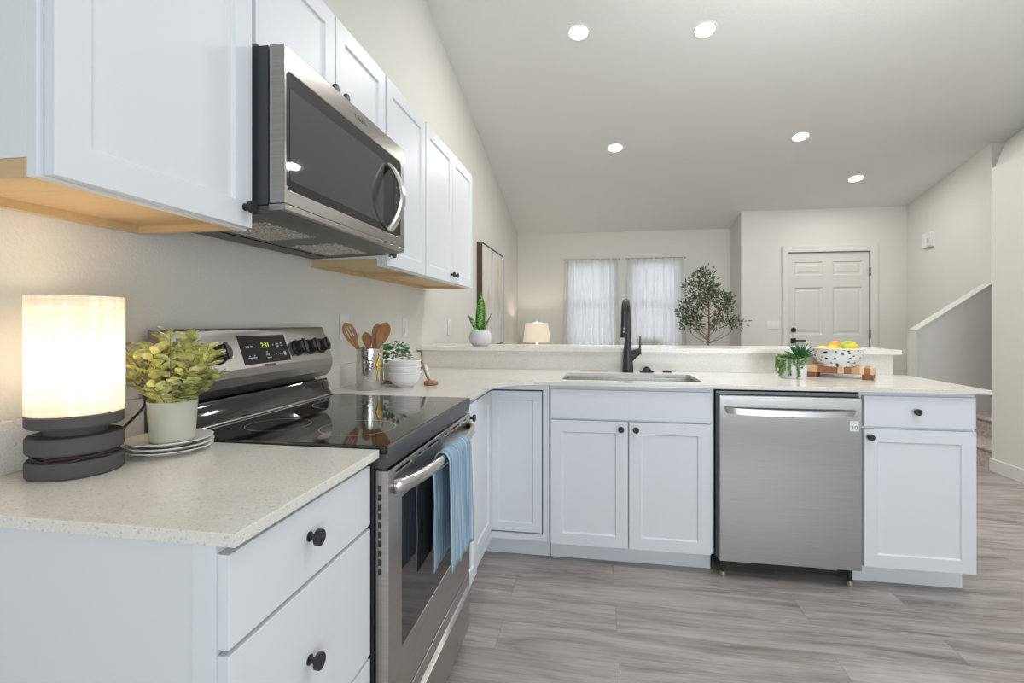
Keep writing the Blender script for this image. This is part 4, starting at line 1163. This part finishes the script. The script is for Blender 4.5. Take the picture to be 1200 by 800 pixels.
# wall plates
def plate(name, label, p, axis, w, h, rock=1):
    bm = BM()
    e = empty(name, p, label, 'light switch', 'white wall plates')
    if axis == 'x':
        obj('cover', box(BM(), p[0], p[0] + .006, p[1] - w / 2, p[1] + w / 2, p[2] - h / 2, p[2] + h / 2), 'plastic_white', e, bevel=.002)
        for k in range(rock):
            c = p[1] + (k - (rock - 1) / 2) * .046
            obj('rocker', box(BM(), p[0] + .006, p[0] + .010, c - .016, c + .016, p[2] - .033, p[2] + .033), 'plastic_white', e, bevel=.001)
    else:
        obj('cover', box(BM(), p[0] - w / 2, p[0] + w / 2, p[1] - .006, p[1], p[2] - h / 2, p[2] + h / 2), 'plastic_white', e, bevel=.002)
        for k in range(rock):
            c = p[0] + (k - (rock - 1) / 2) * .046
            obj('rocker', box(BM(), c - .016, c + .016, p[1] - .010, p[1] - .006, p[2] - .033, p[2] + .033), 'plastic_white', e, bevel=.001)
    return e


plate('light_switch', 'white wall plate above the white bowls, under the cabinets', (0.0005, 1.772, 1.176), 'x', .075, .118)
plate('light_switch', 'narrow white wall plate between the cabinets and the snake plant', (-0.0115, 2.72, 1.168), 'x', .075, .125)
plate('light_switch', 'white wall plate hidden partly behind the slotted spatula', (0.0005, 1.035, 1.185), 'x', .080, .12)
plate('light_switch', 'wide white switch plate left of the front door', (3.347, 5.7095, 1.170), 'y', .155, .10, 3)
th = empty('thermostat', (4.8595, 5.28, 2.05), 'white wall box with small sensor high on the right entry wall', 'wall device')
obj('case', box(BM(), 4.822, 4.8595, 5.20, 5.36, 2.055, 2.215), 'plastic_white', th, bevel=.006)
obj('front_cover', box(BM(), 4.812, 4.8215, 5.203, 5.262, 2.062, 2.21), 'trim_paint', th, bevel=.003)
obj('sensor', box(BM(), 4.808, 4.8115, 5.215, 5.245, 2.10, 2.15), 'print_grey', th, bevel=.002)

# small lamp by the far wall on a side table
stb = empty('side_table', (0.33, 5.72, 0), 'low round wooden side table under the cream lamp by the far wall', 'side table')
obj('table_top', lathe(BM(), [(0, .575), (.235, .575), (.24, .58), (.24, .597), (.235, .60), (0, .60)], (0.33, 5.72, 0), 40), 'wood_utensil', stb, smooth=True)
for a in (0.6, 2.7, 4.8):
    obj('leg', tube(BM(), [(0.33 + .15 * math.cos(a), 5.72 + .15 * math.sin(a), .574), (0.33 + .20 * math.cos(a), 5.72 + .20 * math.sin(a), 0.0005)], [.018, .012], 10), 'wood_utensil', stb, smooth=True)
ll_ = empty('table_lamp', (0.33, 5.72, .60), 'small cream-shaded table lamp left of the left window', 'lamp', 'table lamps')
obj('base', lathe(BM(), [(0, .6005), (.075, .6005), (.078, .615), (.035, .64), (.075, .72), (.085, .78), (.055, .86), (.018, .895), (.012, .93), (.010, 1.20), (0, 1.20)], (0.33, 5.72, 0), 32), 'ceramic_white', ll_, smooth=True)
obj('lamp_shade', lathe(BM(), [(.190, .935), (.155, 1.195), (.152, 1.195), (.187, .935)], (0.33, 5.72, 0), 48), 'cream_shade', ll_, smooth='all')
d = bpy.data.lights.new('lamp_bulb', 'POINT'); d.energy = 5; d.color = (1, .88, .72); d.shadow_soft_size = .03
lo = bpy.data.objects.new('lamp_bulb', d); COL.objects.link(lo); lo.parent = ll_; lo.location = (.03, 0, .50)
bm = lathe(BM(), [(0, 1.205), (.008, 1.207), (.012, 1.216), (.006, 1.226), (0, 1.228)], (0.33, 5.72, 0), 16)
for a in (0, 2.09, 4.19): tube(bm, [(0.33, 5.72, 1.203), (0.33 + .154 * math.cos(a), 5.72 + .154 * math.sin(a), 1.190)], .002, 6)
obj('finial', bm, 'ceramic_white', ll_, smooth=True)

# grass planter on the right window sill, behind the curtain
gpl = empty('grass_planter', (1.885, 6.27, .80), 'pale tuft of grass in a trough on the right window sill', 'potted plant', 'potted plants')
obj('trough', prism(BM(), [(1.725, .8005), (2.045, .8005), (2.055, .870), (1.715, .870)], lambda a, b_, d: (a, d, b_), 6.252, 6.296), 'ceramic_white', gpl)
bm = BM(); rnd = random.Random(9)
for i in range(170):
    leaf(bm, (rnd.uniform(1.73, 2.04), rnd.uniform(6.262, 6.288), .868), (rnd.uniform(-.35, .35), rnd.uniform(-.05, .12), 1), (0, 1, .1), rnd.uniform(.07, .13), .010, .2)
obj('grass_blades', bm, 'grass_leaf', gpl, smooth='all', fix=False)

# olive tree in the corner beside the window
TX, TY = 2.468, 5.25
tr_ = empty('olive_tree', (TX, TY, 0), 'slender artificial olive tree in the corner right of the windows', 'tree')
obj('pot', lathe(BM(), [(0, .0005), (.11, .0005), (.12, .01), (.14, .27), (.13, .28), (.122, .265), (.12, .24), (0, .24)], (TX, TY, 0), 32), 'pot_grey', tr_, smooth=True)
obj('soil', lathe(BM(), [(0, .247), (.119, .241)], (TX, TY, 0), 24), 'soil', tr_)
bw, bf = BM(), BM(); rnd = random.Random(21)
tube(bw, spline([(TX, TY, .24), (TX - .003, TY, .6), (TX, TY, .92), (TX + .01, TY, 1.15), (TX + .005, TY, 1.4), (TX - .015, TY, 1.62)], 6), [.02 - .0155 * k / 30 for k in range(31)], 8)
SC = 0.0108
CL = [(-5, -70, 16, 1.0), (-12, -58, 18, 1.0), (2, -57, 15, .9), (8, -60, 8, .6), (15, -48, 13, .9), (22, -42, 10, .8), (-10, -46, 14, .9), (-20, -30, 15, 1.0), (-13, -26, 14, 1.0), (-23, -42, 9, .5), (-27, -35, 8, .5), (4, -50, 12, .8), (16, -36, 12, .7), (10, -28, 9, .6), (22, -22, 10, .7), (30, -22, 8, .6), (6, -20, 8, .6), (-24, -20, 9, .6), (-10, -18, 8, .5), (-3, -40, 8, .4), (24, -50, 7, .5), (-16, -72, 8, .4), (-4, -78, 9, .7), (-22, -63, 7, .5)]
for (du, dv, rad, dens) in CL:
    c = Vector((TX + du * SC, TY + rnd.uniform(-.12, .12), .965 - dv * SC * 0.985))
    j = Vector((TX, TY, max(.95, c.z - abs(du) * SC * .9 - .08)))
    mid = (j + c) / 2 + Vector((du * SC * .15, 0, -.02))
    tube(bw, spline([j, mid, c], 4), [.005 - .0035 * k / 8 for k in range(9)], 5)
    R_ = rad * SC * .62
    for i in range(int(95 * dens * (rad / 11))):
        v = Vector((rnd.gauss(0, .5), rnd.gauss(0, .5), rnd.gauss(0, .5)))
        p = c + v * R_
        d = (v + Vector((rnd.uniform(-.6, .6), rnd.uniform(-.6, .6), rnd.uniform(-.3, .9)))).normalized()
        L = rnd.uniform(.034, .058)
        leaf(bf, p, d, (rnd.uniform(-1, 1), -1, rnd.uniform(-.5, 1)), L, L * .30, .1)
obj('trunk_and_branches', bw, 'trunk', tr_, smooth='all')
obj('foliage', bf, 'leaf_olive', tr_, smooth='all', fix=False)
